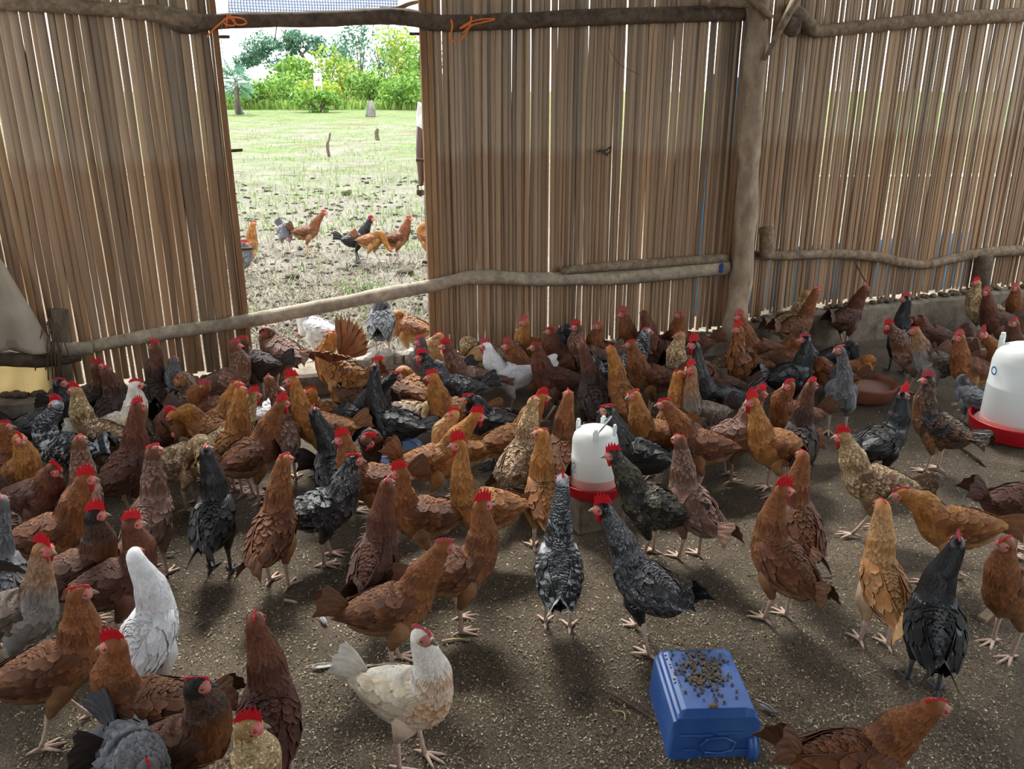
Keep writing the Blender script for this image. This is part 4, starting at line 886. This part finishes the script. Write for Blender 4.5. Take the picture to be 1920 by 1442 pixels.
        if spread:
            sa_ = R(spread[sg]); out = np.array([.0, sg * math.cos(sa_), math.sin(sa_)]); bk = np.array([-1., 0, .05]); nn = np.cross(out, bk); root_w = loc(.05, .05, .06)
            vs, fs, fr = [root_w], [], [.5]
            for k in range(15):
                q_ = k / 14; an = R(-14 + 92 * q_); d_ = out * math.cos(an) + bk * math.sin(an); d_ /= np.linalg.norm(d_); wv = np.cross(nn, d_); wv /= np.linalg.norm(wv); L = .235 - .07 * q_ + .01 * (k % 2); o_ = root_w + out * .0 + nn * .002 * (k % 3)
                i0 = len(vs)
                for u_, w_, l_ in ((.25, .014, .006), (.55, .017, .012), (.85, .013, .012), (1, .0, .004)):
                    c_ = o_ + d_ * L * u_ + nn * l_ * (1 + .4 * (k % 2)); vs += [c_ - wv * w_, c_ + nn * .002, c_ + wv * w_]; fr += [(k * .37) % 1] * 3
                fs += [(0, i0, i0 + 1), (0, i0 + 1, i0 + 2)]
                for t_ in range(3):
                    a_ = i0 + 3 * t_; fs += [(a_, a_ + 3, a_ + 4, a_ + 1), (a_ + 1, a_ + 4, a_ + 5, a_ + 2)]
            mw = pymesh('wing', vs, fs, mat); fr = np.array(fr); al_ = np.linalg.norm(np.array(vs) - root_w, axis=1) / .24
            add_attrs(mw, np.stack([fr, al_ * .9, fr * 0 + .5], 1), np.zeros((len(vs), 3)), np.ones(len(vs))); link('wing', mw, None, root); continue
        mw = pymesh('wing', VV, Fw, mat); ones = np.ones(len(VV))
        add_attrs(mw, np.stack([ones * .5, np.tile(u.ravel(), 2), np.tile((w.ravel() + 1) / 2, 2)], 1), np.zeros((len(VV), 3)), ones); link('wing', mw, None, root)
        # wing feathers: three rows of coverts, one row of flight feathers
        for (u0, u1, m_, L, wd, lift) in ((.06, .22, 9, .045, .013, .004), (.2, .42, 10, .055, .013, .005), (.4, .62, 9, .07, .012, .006), (.55, .8, 9, .095, .011, .004)):
            for k in range(m_):
                uu = u0 + (u1 - u0) * rg.random(); ww = -1 + 2 * (k + .5) / m_ + rg.normal(0, .05)
                def wp(uq, wq):
                    i = np.clip(uq, 0, .999) * (nu - 1); j = (np.clip(wq, -1, .999) + 1) / 2 * (nv - 1); i0, j0 = int(i), int(min(j, nv - 2)); i0 = min(i0, nu - 2); a, b = i - i0, j - j0
                    p = (O[i0, j0] * (1 - a) * (1 - b) + O[i0 + 1, j0] * a * (1 - b) + O[i0, j0 + 1] * (1 - a) * b + O[i0 + 1, j0 + 1] * a * b)
                    if uq > 1: p = p + (O[-1, j0] - O[-2, j0]) * (uq - 1) * (nu - 1) * .6
                    return p
                nn = np.array([0, sg, .25]); nn = nn / np.linalg.norm(nn); du = L / .25; dw = wd / .06; jit = rg.normal(0, .06 + frz * .3)
                pts_ = [wp(uu, ww) + nn * .002, wp(uu + du * .4, ww - dw) + nn * lift, wp(uu + du * .4, ww + dw) + nn * lift, wp(uu + du * .8, ww - dw * .8 + jit) + nn * lift * 1.3, wp(uu + du * .8, ww + dw * .8 + jit) + nn * lift * 1.3, wp(uu + du, ww + jit) + nn * lift * (1.4 + frz * 5)]
                if sg > 0: pts_ = [pts_[0], pts_[2], pts_[1], pts_[4], pts_[3], pts_[5]]
                r_ = rg.random(); fv.append(np.array(pts_)); fz.append(np.zeros((6, 3))); fw.append(np.ones(6)); ff.append(np.array([(r_, 0, .5), (r_, .4, 0), (r_, .4, 1), (r_, .8, 0), (r_, .8, 1), (r_, 1, .5)]))
    # body and neck feathers, laid along the surface towards the tail
    rows = []; fs_ = (1.1 / max(1.1, detail)) ** .6
    nb, ncol = int(15 * detail), int(19 * detail)
    x_of = lambda p: p / (K - 1) * (n - 1)
    for k in range(nb):
        p = .4 + (7.6 - .4) * (k + .5) / nb
        for j in range(ncol): rows.append((x_of(p + rg.normal(0, .12)), 2 * np.pi * (j + .5 * (k % 2) + rg.normal(0, .2)) / ncol, .042 * fs_ * rg.uniform(.8, 1.25), .0145 * fs_, .0035 + frz * .02 * rg.random()))
    nn_, nc2 = int(13 * detail), int(13 * detail)
    for k in range(nn_):
        p = 7.3 + (11.8 - 7.3) * (k + .5) / nn_
        for j in range(nc2): rows.append((x_of(p + rg.normal(0, .1)), 2 * np.pi * (j + .5 * (k % 2) + rg.normal(0, .2)) / nc2, np.interp(p, [7, 12.6], [.042, .017]) * fs_, np.interp(p, [7, 12.6], [.010, .0055]) * fs_, .002 + frz * .01 * rg.random()))
    rows = np.array(rows); x0, a0, L0, w0, l0 = rows.T
    seg = np.linalg.norm(np.diff(cen, axis=0), axis=1).mean(); dxl = L0 / np.maximum(.004, np.interp(x0, np.arange(n - 1), np.linalg.norm(np.diff(cen, axis=0), axis=1))); rl = np.interp(x0, np.arange(n), rad.mean(1)); da = np.minimum(w0 / rl, .6); jt = rg.normal(0, .12 + frz * .6, len(x0)) * da
    dxl = np.minimum(dxl, 7)
    six = [(0, 0, .0), (.4, -1, .7), (.4, 1, .7), (.8, -.75, 1), (.8, .75, 1), (1, 0, 1.25)]
    Q = np.stack([surf(x0 - dxl * a, a0 + da * b + jt * a * 2, 0)[0] + surf(x0 - dxl * a, a0 + da * b, 0)[1] * (l0 * c)[:, None] for a, b, c in six], 1)
    zq = np.stack([zones(x0, a0)] * 6, 1); r_ = rg.random(len(x0))
    fq = np.stack([np.stack([r_, r_ * 0 + a, r_ * 0 + .5 + b * .5], 1) for a, b, c in six], 1)
    FV = np.concatenate([Q.reshape(-1, 3)] + fv); FZ = np.concatenate([zq.reshape(-1, 3)] + fz); FF_ = np.concatenate([fq.reshape(-1, 3)] + ff); FW = np.concatenate([np.zeros(len(x0) * 6)] + fw)
    m_ = len(FV) // 6; b = np.arange(m_)[:, None] * 6
    tri = np.concatenate([b + np.array([[0, 1, 2]]), b + np.array([[3, 5, 4]])]).tolist() + (b + np.array([[1, 3, 4, 2]])).tolist()
    mp = pymesh('plumage', FV, tri, mat); add_attrs(mp, FF_, FZ, FW); o_ = link('plumage', mp, None, root); o_['kind'] = 'stuff'
    # tail: a tent of feathers in one piece
    ta = R(tail) + pr; base = np.array([-.13 * cp - .05 * sp, 0, -.13 * sp + .05 * cp + zc]); tdir = np.array([-math.cos(ta), 0, math.sin(ta)]); tup = np.array([math.sin(ta), 0, math.cos(ta)])
    nu2, nv2 = 11, 6; tv = []; tz = []
    for sgn in (1, -1):
        for j in range(nv2):
            for i in range(nu2):
                uu = -1 + 2 * i / (nu2 - 1); vv = j / (nv2 - 1); L = .135 * tl * (1 - .28 * uu * uu) * (1 - (.09 if (i % 2 and j == nv2 - 1) else 0))
                wd = (.022 + .05 * vv ** .8) * fan; hump = -.055 * abs(uu) ** 1.3 * (.6 + vv)
                tv.append(base + tdir * (L * vv) + np.array([0, uu * wd, 0]) + tup * (hump + sgn * .003 * (1 - vv * .6) + .012 * math.sin(vv * 2.4) + .004 * (i % 2))); tz.append((vv, (uu + 1) / 2))
    q = nu2 * nv2; TF = []
    for j in range(nv2 - 1):
        for i in range(nu2 - 1): a = j * nu2 + i; f1 = (a, a + nu2, a + nu2 + 1, a + 1); TF += [f1, tuple(q + k for k in reversed(f1))]
        a = j * nu2; TF += [(a, q + a, q + a + nu2, a + nu2), (a + nu2 + nu2 - 1, q + a + nu2 + nu2 - 1, q + a + nu2 - 1, a + nu2 - 1)]
    for i in range(nu2 - 1): a = (nv2 - 1) * nu2 + i; TF += [(a, q + a, q + a + 1, a + 1)]
    mt = pymesh('tail', tv, TF, mat, False); tz = np.array(tz); add_attrs(mt, np.stack([.3 + .4 * ((tz[:, 1] * 10).round() % 2), tz[:, 0] * .6, tz[:, 1]], 1), np.stack([tz[:, 0] * 0, tz[:, 0] * 0, ss(tz[:, 0], .0, .45)], 1), np.zeros(len(tv))); link('tail', mt, None, root)
    # head parts in the head's own frame
    M = Matrix(((hd[0], hs[0], hu[0]), (hd[1], hs[1], hu[1]), (hd[2], hs[2], hu[2]))); Hv = Vector(H)
    cm = PINK if pink else RED
    def hpart(name, b, m): return b.obj(name, m, root) if not b.__dict__.get('done') else None
    def tr(b): b.v = [tuple(M @ Vector(p) + Hv) for p in b.v]; return b
    b = MB(); b.ball((.0195, 0, -.004), (.0215, .0245, .0205), 12, 8); tr(b).obj('face', DULL if comb < .35 else FACE, root)
    b = MB(); b.lathe([(.0095, 0), (.0085, .008), (.006, .016), (.0012, .024)], 8); b.v = [(z + .032, x * .8, y * .95 - .002 - (z / .024) ** 2 * .005) for x, y, z in b.v]; tr(b).obj('beak', beak or HORN, root)
    for sg in (1, -1): e_ = link('eye', EYE_ME, None, root); e_.location = M @ Vector((.019, sg * .0236, .003)) + Hv; e_.rotation_euler = M.to_euler()
    if comb > 0:
        k = comb; b = MB(); top = [(.034, .012)]; ns_ = 5
        for i in range(ns_):
            x = .029 - i * .0115; hh_ = (.013 + .016 * math.sin(math.pi * (i + 1) / (ns_ + .6))) * k
            top += [(x, .021 + hh_ * 1.55 - .002 * (i == 0)), (x - .0055, .021 + hh_ * .75)]
        top.append((-.03, .017)); bot = [(.034, .009)] + [(x, .0165) for x, _ in top[1:-1]] + [(-.026, .012)]; m2 = len(top)
        for y in (.0028, -.0028):
            b.v += [(x, y * .5, z) for x, z in top] + [(x, y * 1.3, z) for x, z in bot]
        for i in range(m2 - 1):
            f1 = (i, i + 1, m2 + i + 1, m2 + i); b.f += [f1, tuple(2 * m2 + j for j in reversed(f1)), (i, 2 * m2 + i, 2 * m2 + i + 1, i + 1)]
        tr(b).obj('comb', cm, root, smooth=False)
        if comb > .3:
            for sg in (1, -1): b = MB(); b.ball((.024, sg * .009, -.019 - .012 * k), (.009 * min(1.3, .55 + k * .5), .0035, .007 + .014 * k), 7, 6); tr(b).obj('wattle', cm, root)
    # thighs and legs
    if legs != 'sit':
        stp = {'stand': (.012, -.008), 'step': (.055, -.05), 'step2': (-.05, .055), 'lift': (.03, -.005)}[legs]
        for sg, dx in ((1, stp[0]), (-1, stp[1])):
            b = MB(); kx = dx * .3 - .012; yk = sg * .043
            b.tube([(.012, sg * .04, zc - .02), (.018 + dx * .15, sg * .044, zc - .075), (.006 + dx * .25, yk, .145), (kx, yk, .108)], [.04, .037, .026, .0115], 9, .05)
            mt = b.mesh('thigh'); mt.materials.append(mat); nvv = len(b.v); add_attrs(mt, np.stack([rg.random(nvv), np.full(nvv, .5), np.full(nvv, .5)], 1), np.tile([0, .72, 0], (nvv, 1)), np.zeros(nvv)); link('thigh', mt, None, root)
            o_ = link('leg', get_leg(dx, shank or TS.get(pl, SHANK), .02 if legs == 'lift' and sg > 0 else 0), None, root); o_.location = (0, yk, 0)
            if dx: o_.location.x = kx + .012 - dx * .0
    return root
IN, OUT = 'flock of hens inside the shed', 'hens foraging in the field outside'
FAR = dict(detail=.75)
def h(*a, **k): k.setdefault('group', IN); return hen(*a, **k)
# --- field outside
o_ = dict(group=OUT, detail=.7)
h('gold', 464, 440, 60, 474, 420, 'orange hen outside, half hidden by the left door jamb', comb=.2, **o_)
h('grey', 446, 464, 20, 457, 457, 'bluish hen outside low behind the left door jamb edge', comb=.6, **o_)
h('grey', 534, 432, 300, 540, 446, 'slate grey hen outside with raised black tail, head hidden', comb=.2, look=-50, tail=60, tl=.9, **o_)
h('rust', 575, 425, 12, 606, 399, 'rust hen outside standing tall and looking right', comb=.4, tail=62, pitch=12, shank=YSHANK, **o_)
h('black', 668, 432, 10, 694, 411, 'black hen outside with bright red face, right half of doorway', comb=.7, tail=30, **o_)
h('gold', 696, 450, 345, 730, 467, 'golden hen outside stooping to peck, pale raised tail', comb=.2, tail=55, look=-40, legs='step', **o_)
h('rust', 744, 434, 10, 766, 411, 'rust hen outside beside the right jamb with dark thin tail', comb=.4, tail=48, **o_)
h('gold', 803, 428, 150, 812, 410, 'sliver of orange hen outside at the right jamb edge', comb=.3, **o_)
# --- on and behind the door sill
h('grey', 715, 602, 92, 704, 590, 'blue-grey hen with its back turned, standing on the door sill', yaw=165, gz=.12, comb=.2, look=-60, fat=1.12, tail=5, tl=.6)
h('gold', 767, 612, 160, 742, 622, 'orange hen on the sill beside the blue-grey hen', gz=0, comb=.2, tail=8, look=-50)
h('white', 592, 614, 160, 566, 624, 'white hen on the sill below the grey door bar', gz=0, comb=.2, look=-50, tail=10, tl=.6)
h('mauve', 526, 632, 150, 497, 630, 'hunched brown hen with greyish tail on the sill at left', gz=.1, comb=.3, tail=0, fat=1.1)
h('dark', 480, 655, 175, 458, 640, 'dark brown hen behind the pink-faced hen near the left jamb', comb=.4, gz=.06)
h('rust', 497, 690, 170, 470, 680, 'brown hen crouching below the sill at left of the flapping hen', comb=.1, legs='sit', gz=.03)
h('gold', 640, 690, 165, 622, 628, 'flapping orange hen with spread wings in front of the sill', comb=.1, gz=.12, spread={1: 30, -1: 62}, pitch=15, frz=.25)
h('blackneck', 665, 725, 160, 640, 712, 'brown hen with dark speckled back behind the two black hens', comb=.2)
h('gold', 775, 728, 130, 765, 745, 'orange hen bending away below the sill, tail raised', comb=.1, look=-50, tail=50)
h('rust', 728, 712, 190, 712, 680, 'orange-brown hen whose head shows left of the black hen neck', comb=.6)
h('speck', 778, 778, 330, 800, 790, 'buff-tailed hen lying behind the black hen on the blue tray', comb=.1, legs='sit', **FAR)
# --- left wall, far row
h('dark', 165, 745, 25, 180, 686, 'dark brown hen with red comb near the left stake, facing right', comb=.6)
h('dark', 207, 745, 85, 198, 695, 'dark hen seen from behind, right of the red-combed wall hen', comb=.2)
h('dark', 295, 720, 110, 292, 648, 'tall blackish hen stretching its neck against the left reeds', comb=.5, yaw=160)
h('grey', 318, 722, 80, 325, 675, 'grey hen with upright neck beside the tall blackish hen', comb=.1, s=.85)
h('greybuff', 338, 752, 75, 332, 716, 'ruffled blue-grey hen with brown head turned away', comb=.3, frz=.5, look=-21, s=.85)
h('mauve', 425, 705, 30, 440, 648, 'brown hen with pink comb and greyish back by the left jamb', comb=.7, pink=True)
h('cream', 222, 785, 30, 253, 722, 'cream hen with red face patch behind the large dark hen', comb=.4)
h('black', 88, 790, 20, 110, 718, 'black hen behind the pale barred hen at the left curb', comb=.2)
h('barred', 122, 825, 175, 108, 757, 'pale grey barred hen with red comb, facing left', comb=.8)
h('speck', 190, 815, 165, 142, 732, 'buff hen with speckled body and red comb near left wall', comb=.7)
h('rust', 405, 745, 188, 386, 725, 'rust hen with pink comb facing left behind two orange necks', comb=.7, pink=True)
h('gold', 405, 770, 50, 442, 722, 'orange hen with long neck leaning right, left one of a pair', comb=.2)
h('gold', 432, 790, 70, 450, 732, 'orange hen with neck upright, right one of a pair', comb=.2)
h('deep', 322, 795, 290, 330, 806, 'dark brown hen with its head low behind the red-combed orange hen', comb=.2, look=-50)
h('gold', 395, 808, 172, 325, 778, 'orange hen lunging left with bright red comb and lowered head', comb=.9, look=-30)
h('speck', 425, 825, 45, 474, 742, 'golden speckled hen with red comb, facing right', comb=.8)
h('mauve', 530, 800, 95, 503, 712, 'mauve-brown hen seen from behind next to a white hen', comb=.2)
h('white', 500, 775, 60, 525, 733, 'white hen mostly hidden between the brown hens at left', comb=.2, pitch=5, s=.8, look=-21, tail=0, tl=.5)
h('gold', 612, 755, 178, 585, 735, 'orange hen whose back shows right of the tall-combed hen', comb=.3)
h('gold', 605, 800, 190, 550, 712, 'tall orange hen with big toothed comb, facing left', comb=1.15, tail=30)
h('black', 655, 775, 15, 740, 705, 'black hen facing right behind the black hen on the tray', comb=.15, beak=DHORN)
h('black', 738, 790, 165, 702, 690, 'black hen standing on the blue water tray, head turned away', comb=.1, yaw=100, tail=8, beak=DHORN)
h('black', 625, 855, 110, 588, 772, 'slim black hen with tiny pink comb, head turned away', comb=.3, yaw=95, beak=DHORN)
h('dark', 660, 862, 20, 688, 826, 'dark hen whose red-combed head shows in front of the tray', comb=.7, look=-40)
h('silver', 605, 915, 10, 662, 862, 'black hen with raised fluffy tail and silvery back', comb=.2, tail=72, frz=.3)
h('rust', 700, 900, 200, 645, 822, 'brown hen with red comb facing left in front of the tray', comb=.9)
h('rust', 470, 850, 48, 527, 757, 'big brown hen with bright comb and wattles facing right', comb=1, fat=1.08)
h('deep', 235, 860, 62, 256, 762, 'large dark hen with red comb rising at left centre', comb=.7, fat=1.1)
h('gold', 42, 880, 320, 36, 822, 'orange hen near the left edge looking right, small comb', comb=.4)
h('rust', -8, 850, 30, 4, 800, 'brown hen cut by the left edge behind the orange hen', comb=.3)
h('mauve', 150, 880, 92, 148, 826, 'pinkish brown hen seen from behind left of the large dark hen', comb=.1)
h('mauve', 280, 925, 85, 286, 845, 'brown hen seen from behind with white wing feathers', comb=.2, yaw=60, tail=5)
h('speck', 345, 860, 8, 385, 885, 'buff hen with striped tail behind the left black hen', comb=.1, tail=38, look=-40)
h('black', 400, 958, 95, 386, 845, 'black hen seen from behind standing between brown hens at left', comb=.1, tail=-5, tl=.8)
h('deep', 68, 930, 340, 100, 878, 'dark brown hen with drooping red wattle near left edge', comb=.5, look=-35)
h('rust', 95, 965, 20, 158, 898, 'brown hen with big serrated comb facing right at left edge', comb=1.1)
h('grey', 5, 1000, 120, 2, 940, 'grey-winged hen cut off by the left frame edge', comb=.1)
h('blackneck', 140, 1070, 22, 176, 965, 'black-necked brown hen with tall red comb at left', comb=1.1)
h('deep', 215, 1055, 30, 244, 982, 'dark red-brown hen with rounded comb beside the black-necked hen', comb=1)
h('greybuff', 35, 1150, 345, 78, 1027, 'large grey-breasted buff hen with red comb, lower left', comb=.9, fat=1.05)
h('white', 275, 1150, 80, 252, 1040, 'white hen seen from behind at lower left', comb=0, tail=5, tl=.5, yaw=100)
h('rust', 95, 1250, 28, 146, 1112, 'orange-brown hen with pale face striding at lower left corner', comb=.1, legs='step')
h('rust', 285, 1275, 185, 216, 1208, 'rust hen with pink-red comb in front of the white hen', comb=.9, fat=1.05)
h('blackneck', 330, 1400, 12, 366, 1283, 'black-headed hen with orange breast at the bottom left', comb=.05, beak=DHORN)
h('grey', 250, 1425, 310, 280, 1445, 'fluffy grey hen tail and rump at the bottom left', comb=.1, tail=50, frz=.4, look=-50)
h('speck', 415, 1440, 15, 462, 1362, 'buff speckled hen with red comb at the bottom edge', comb=.8)
h('deep', 505, 1285, 100, 478, 1165, 'dark mahogany hen seen from behind, left of the cream hen', comb=.1, tail=-8, frz=.2)
h('rust', 512, 945, 80, 532, 862, 'orange-brown hen seen from behind with fluffy black-tipped tail', comb=.15, tail=-5, yaw=60, frz=.2)
# --- middle
h('rust', 735, 1135, 12, 831, 1025, 'brown hen with pale face and raised tail, front centre', comb=.3, pink=True, tail=42)
h('cream', 765, 1300, 330, 788, 1190, 'cream white hen with buff breast, front centre', comb=.2, pink=True)
h('deep', 705, 1030, 78, 725, 908, 'brown hen seen from behind with two grey tail tufts', comb=.1, tail=25)
h('rust', 795, 955, 195, 752, 885, 'brown hen with red comb and pale face facing left at centre', comb=.9)
h('rust', 860, 1065, 22, 902, 946, 'rust hen with rounded red comb facing right beside the barred hen', comb=1, tail=20)
h('gold', 912, 950, 198, 862, 832, 'orange hen with tall comb and fluffy buff rump at centre', comb=1.15, tail=8, fat=1.05)
h('gold', 812, 862, 5, 892, 780, 'orange hen facing right with upright tail behind the tall-combed hen', comb=.9, tail=68)
h('palegold', 862, 812, 190, 852, 775, 'pale orange young hen with small comb behind the red-faced hen', comb=.4, s=.85)
h('gold', 855, 762, 188, 812, 706, 'golden hen with red face standing at the tray, facing left', comb=.6, tail=15)
h('black', 928, 768, 178, 880, 748, 'black hen with upright tail feathers behind the golden hen', comb=.3, tail=60)
h('gold', 958, 810, 22, 1015, 745, 'orange hen with red face facing right below the white hen', comb=.8, tail=15)
h('speck', 975, 845, 60, 1000, 752, 'buff hen with speckled neck and fluffy pale rump', comb=.1, tail=5)
h('rust', 1060, 800, 95, 1066, 740, 'brown hen seen from behind left of the small drinker', comb=.2)
h('gold', 1022, 920, 100, 1017, 812, 'golden brown hen with head turned left, beside the small drinker', yaw=160, comb=.05, tail=-8)
h('barred', 1048, 1065, 88, 1055, 900, 'black and white barred hen seen from behind', comb=.5, tail=5, tl=.6)
h('silver', 1212, 1092, 132, 1133, 952, 'black hen with silvery back, standing just behind the blue jerrycan', yaw=178, comb=1, legs='step2', tail=50, tl=.7)
h('flecked', 1222, 945, 158, 1152, 852, 'black hen flecked with gold beside the small drinker', yaw=180, comb=.8, tail=5, tl=.7)
h('black', 1195, 850, 165, 1140, 768, 'black hen behind the small drinker, tail to the right', comb=.2, yaw=185, beak=DHORN, tail=12)
h('mauve', 1300, 920, 120, 1275, 825, 'mauve brown hen seen from behind, right of the flecked hen', comb=.05, tail=5)
h('rust', 1315, 825, 180, 1247, 757, 'brown hen with pink face above the mauve hen', comb=.2, tail=15)
h('gold', 1230, 815, 205, 1190, 740, 'golden hen with orange breast behind the small drinker', comb=.2)
h('gold', 1262, 765, 65, 1272, 702, 'orange hen with head turned right in front of the black rooster', comb=.1, yaw=20)
# --- behind, centre
h('palegold', 832, 655, 195, 824, 630, 'pale buff hen under the right jamb, facing left', comb=.1, s=.9)
h('grey', 818, 690, 200, 790, 640, 'grey hen with black head and pink comb at the right jamb', comb=.5, pink=True)
h('silver', 855, 712, 195, 792, 668, 'black-headed hen with grey speckled back and red comb', comb=.8)
h('mauve', 884, 695, 188, 838, 648, 'brown hen with red comb and black-white tail', comb=.8, tail=8)
h('speck', 905, 665, 185, 870, 660, 'buff speckled hen low behind the white hen', comb=.1, look=-40)
h('white', 960, 695, 188, 912, 648, 'white hen with pink comb facing left in the middle', comb=.9, tail=24, tl=1.1, pink=True, pitch=3)
h('rust', 1000, 672, 195, 954, 648, 'brown hen with pink comb facing left behind the white hen', comb=.9, pink=True)
h('gold', 998, 645, 225, 984, 603, 'golden hen with pink comb upright against the middle reeds', comb=.9, pink=True)
h('deep', 1058, 645, 190, 1034, 620, 'brown hen against middle reeds, right of the golden hen', comb=.2)
h('deep', 1045, 700, 182, 1006, 650, 'chestnut hen with pale legs right of the white hen', comb=.2, legs='step')
h('black', 1068, 635, 120, 1078, 618, 'black hen partly hidden behind the round red-faced hen', comb=.1)
h('mauve', 1105, 650, 200, 1082, 612, 'round red-faced hen near the curb at centre', comb=.7)
h('rust', 1132, 648, 220, 1122, 610, 'small brown hen at the curb facing the camera', comb=.1, s=.9)
h('dark', 1112, 745, 100, 1092, 648, 'tall black hen with mauve back and upright neck', comb=.4, pink=True, tail=-5)
h('gold', 1168, 735, 110, 1146, 655, 'golden hen with upright neck seen from behind', comb=.1, tail=5)
h('rust', 1222, 700, 188, 1184, 645, 'orange-brown hen facing left behind the golden upright hen', comb=.2)
h('barred', 1172, 668, 20, 1212, 622, 'barred hen with pink face looking right near the curb', comb=.2)
h('deep', 1245, 660, 185, 1222, 655, 'brown hen right behind the barred hen', comb=.1, look=-40)
h('rust', 1200, 640, 190, 1170, 588, 'rust hen with pink comb facing left against the reeds', comb=.9, pink=True)
h('deep', 1222, 632, 100, 1208, 588, 'dark brown neck of a hen seen from behind by the reeds', comb=.05)
h('rust', 1292, 640, 195, 1275, 590, 'rust hen with bare pink face standing at the curb', comb=.1)
h('speck', 1292, 690, 190, 1276, 628, 'pale greenish-buff hen left of the black rooster', comb=.15)
h('black', 1345, 745, 200, 1303, 645, 'black rooster with big comb and glossy neck', comb=1.2, tail=15, tl=1.2)
h('greybuff', 1318, 778, 215, 1297, 690, 'grey-necked hen with red comb below the black rooster head', comb=.8)
h('deep', 1350, 700, 180, 1320, 700, 'brown hen hidden behind the black rooster', comb=.1)
# --- right
h('rust', 1405, 690, 200, 1386, 616, 'frizzled brown hen with red comb in front of the post', comb=1, frz=1.0)
h('rust', 1425, 655, 195, 1388, 594, 'brown hen with pink comb just behind the frizzled hen', comb=.9, pink=True)
h('black', 1482, 678, 20, 1511, 636, 'black hen with red face turned left, right of the frizzled hen', comb=.5, yaw=165, pink=True)
h('rust', 1462, 650, 10, 1500, 645, 'orange-brown hen behind the red-faced black hen', comb=.05)
h('speck', 1478, 592, 30, 1512, 550, 'hen with creamy white back and buff neck at the right wall', comb=.1, tail=15)
h('rust', 1492, 612, 30, 1530, 545, 'chestnut hen in front of the creamy-backed hen', comb=.4, pink=True)
h('deep', 1588, 588, 35, 1622, 540, 'dark chestnut hen striding below the wavy right rail', comb=.3, pink=True, legs='step')
h('grey', 1578, 735, 255, 1576, 655, 'grey hen with bare pale face looking left, beside the bowl', comb=.1, yaw=200)
h('rust', 1562, 703, 165, 1528, 692, 'brown hen with lowered head behind the grey hen', comb=.1, s=.8, look=-25)
h('gold', 1602, 692, 350, 1628, 684, 'brown hen eating from the terracotta bowl', comb=.1, look=-50, tail=20, s=.74)
h('black', 1570, 668, 10, 1606, 676, 'dark hen feeding at the far side of the bowl', comb=.1, look=-50, s=.8)
h('rust', 1488, 755, 200, 1481, 722, 'orange hen with tiny red comb, left of the dark brown-necked hen', comb=.4)
h('dark', 1500, 790, 75, 1520, 722, 'dark brown-necked hen facing away in front of the grey hen', comb=.5, yaw=30)
h('mauve', 1372, 795, 20, 1424, 738, 'speckled mauve hen facing right behind the big golden rooster', comb=.8)
h('gold', 1455, 835, 198, 1412, 752, 'big golden rooster with large red comb, facing left', comb=1.25, fat=1.08, tail=12)
h('rust', 1498, 925, 92, 1506, 855, 'brown hen seen from behind right of the golden rooster', comb=.05, tail=-8)
h('rust', 1468, 1040, 122, 1466, 918, 'rust rooster looking back over its shoulder to the right', yaw=5, comb=1, tail=5, tl=.6, fat=1.05)
h('speck', 1640, 885, 172, 1582, 818, 'buff speckled hen with red comb striding left', comb=.9, legs='step', tail=10)
h('gold', 1790, 985, 170, 1692, 925, 'orange hen stretching forward to the left, pale belly', comb=.15, look=-21, pitch=5, legs='step', tail=8)
h('palegold', 1658, 1045, 90, 1655, 948, 'pale orange young hen seen from behind with white rump', comb=.05, tail=-5, tl=.7, s=.92, fat=.9)
h('black', 1752, 1170, 72, 1796, 1018, 'large black hen seen from behind near the right edge', comb=.5, pink=True, tail=0, tl=.6, fat=1.08)
h('rust', 1905, 1105, 205, 1885, 1018, 'rust hen with pale face at the right edge, looking left', comb=.1)
h('rust', 1595, 1425, 8, 1750, 1325, 'orange hen crossing the bottom right corner', comb=.1, tail=55, pitch=5)
h('deep', 1918, 905, 355, 1960, 850, 'reddish brown hen with raised black tail at the right edge', comb=.5, tail=45)
h('black', 1655, 808, 28, 1692, 742, 'black rooster with tall red comb looking right', comb=1.2, tail=18)
h('blackgold', 1762, 800, 130, 1742, 712, 'black hen with bronze back and pink comb near the large drinker', yaw=165, comb=.9, pink=True, tail=8)
h('grey', 1822, 742, 110, 1812, 716, 'small grey hen half hidden beside the large drinker', comb=.05, s=.72, look=-21, pitch=10)
h('mauve', 1712, 640, 185, 1668, 612, 'greyish pink hen with red comb, pale tail to the right', comb=.9)
h('greybuff', 1752, 665, 185, 1716, 620, 'brown-headed black hen squatting right of the bowl', comb=.2, tail=-5)
h('black', 1690, 622, 75, 1700, 560, 'black hen with long straight neck and red comb at right', comb=.8, pink=True, yaw=170)
h('deep', 1748, 605, 180, 1712, 600, 'dark brown hen standing along the right curb', comb=.05)
h('rust', 1822, 668, 190, 1800, 632, 'rust hen with pink comb above the large drinker', comb=.9, pink=True)
h('rust', 1855, 655, 265, 1842, 625, 'orange hen facing the camera with upright comb behind the drinker', comb=.9, pink=True)
h('deep', 1868, 590, 200, 1850, 548, 'dark brown hen with red face in the far right corner', comb=.7, pink=True)
h('speck', 1842, 580, 190, 1832, 530, 'hen with white neck and red face in the far right corner', comb=.8)
h('rust', 1915, 590, 200, 1905, 540, 'orange hen cut off by the right edge at the wall', comb=.6, pink=True)
h('dark', 1912, 640, 210, 1902, 605, 'dark hen with white face above the large drinker', comb=.3)
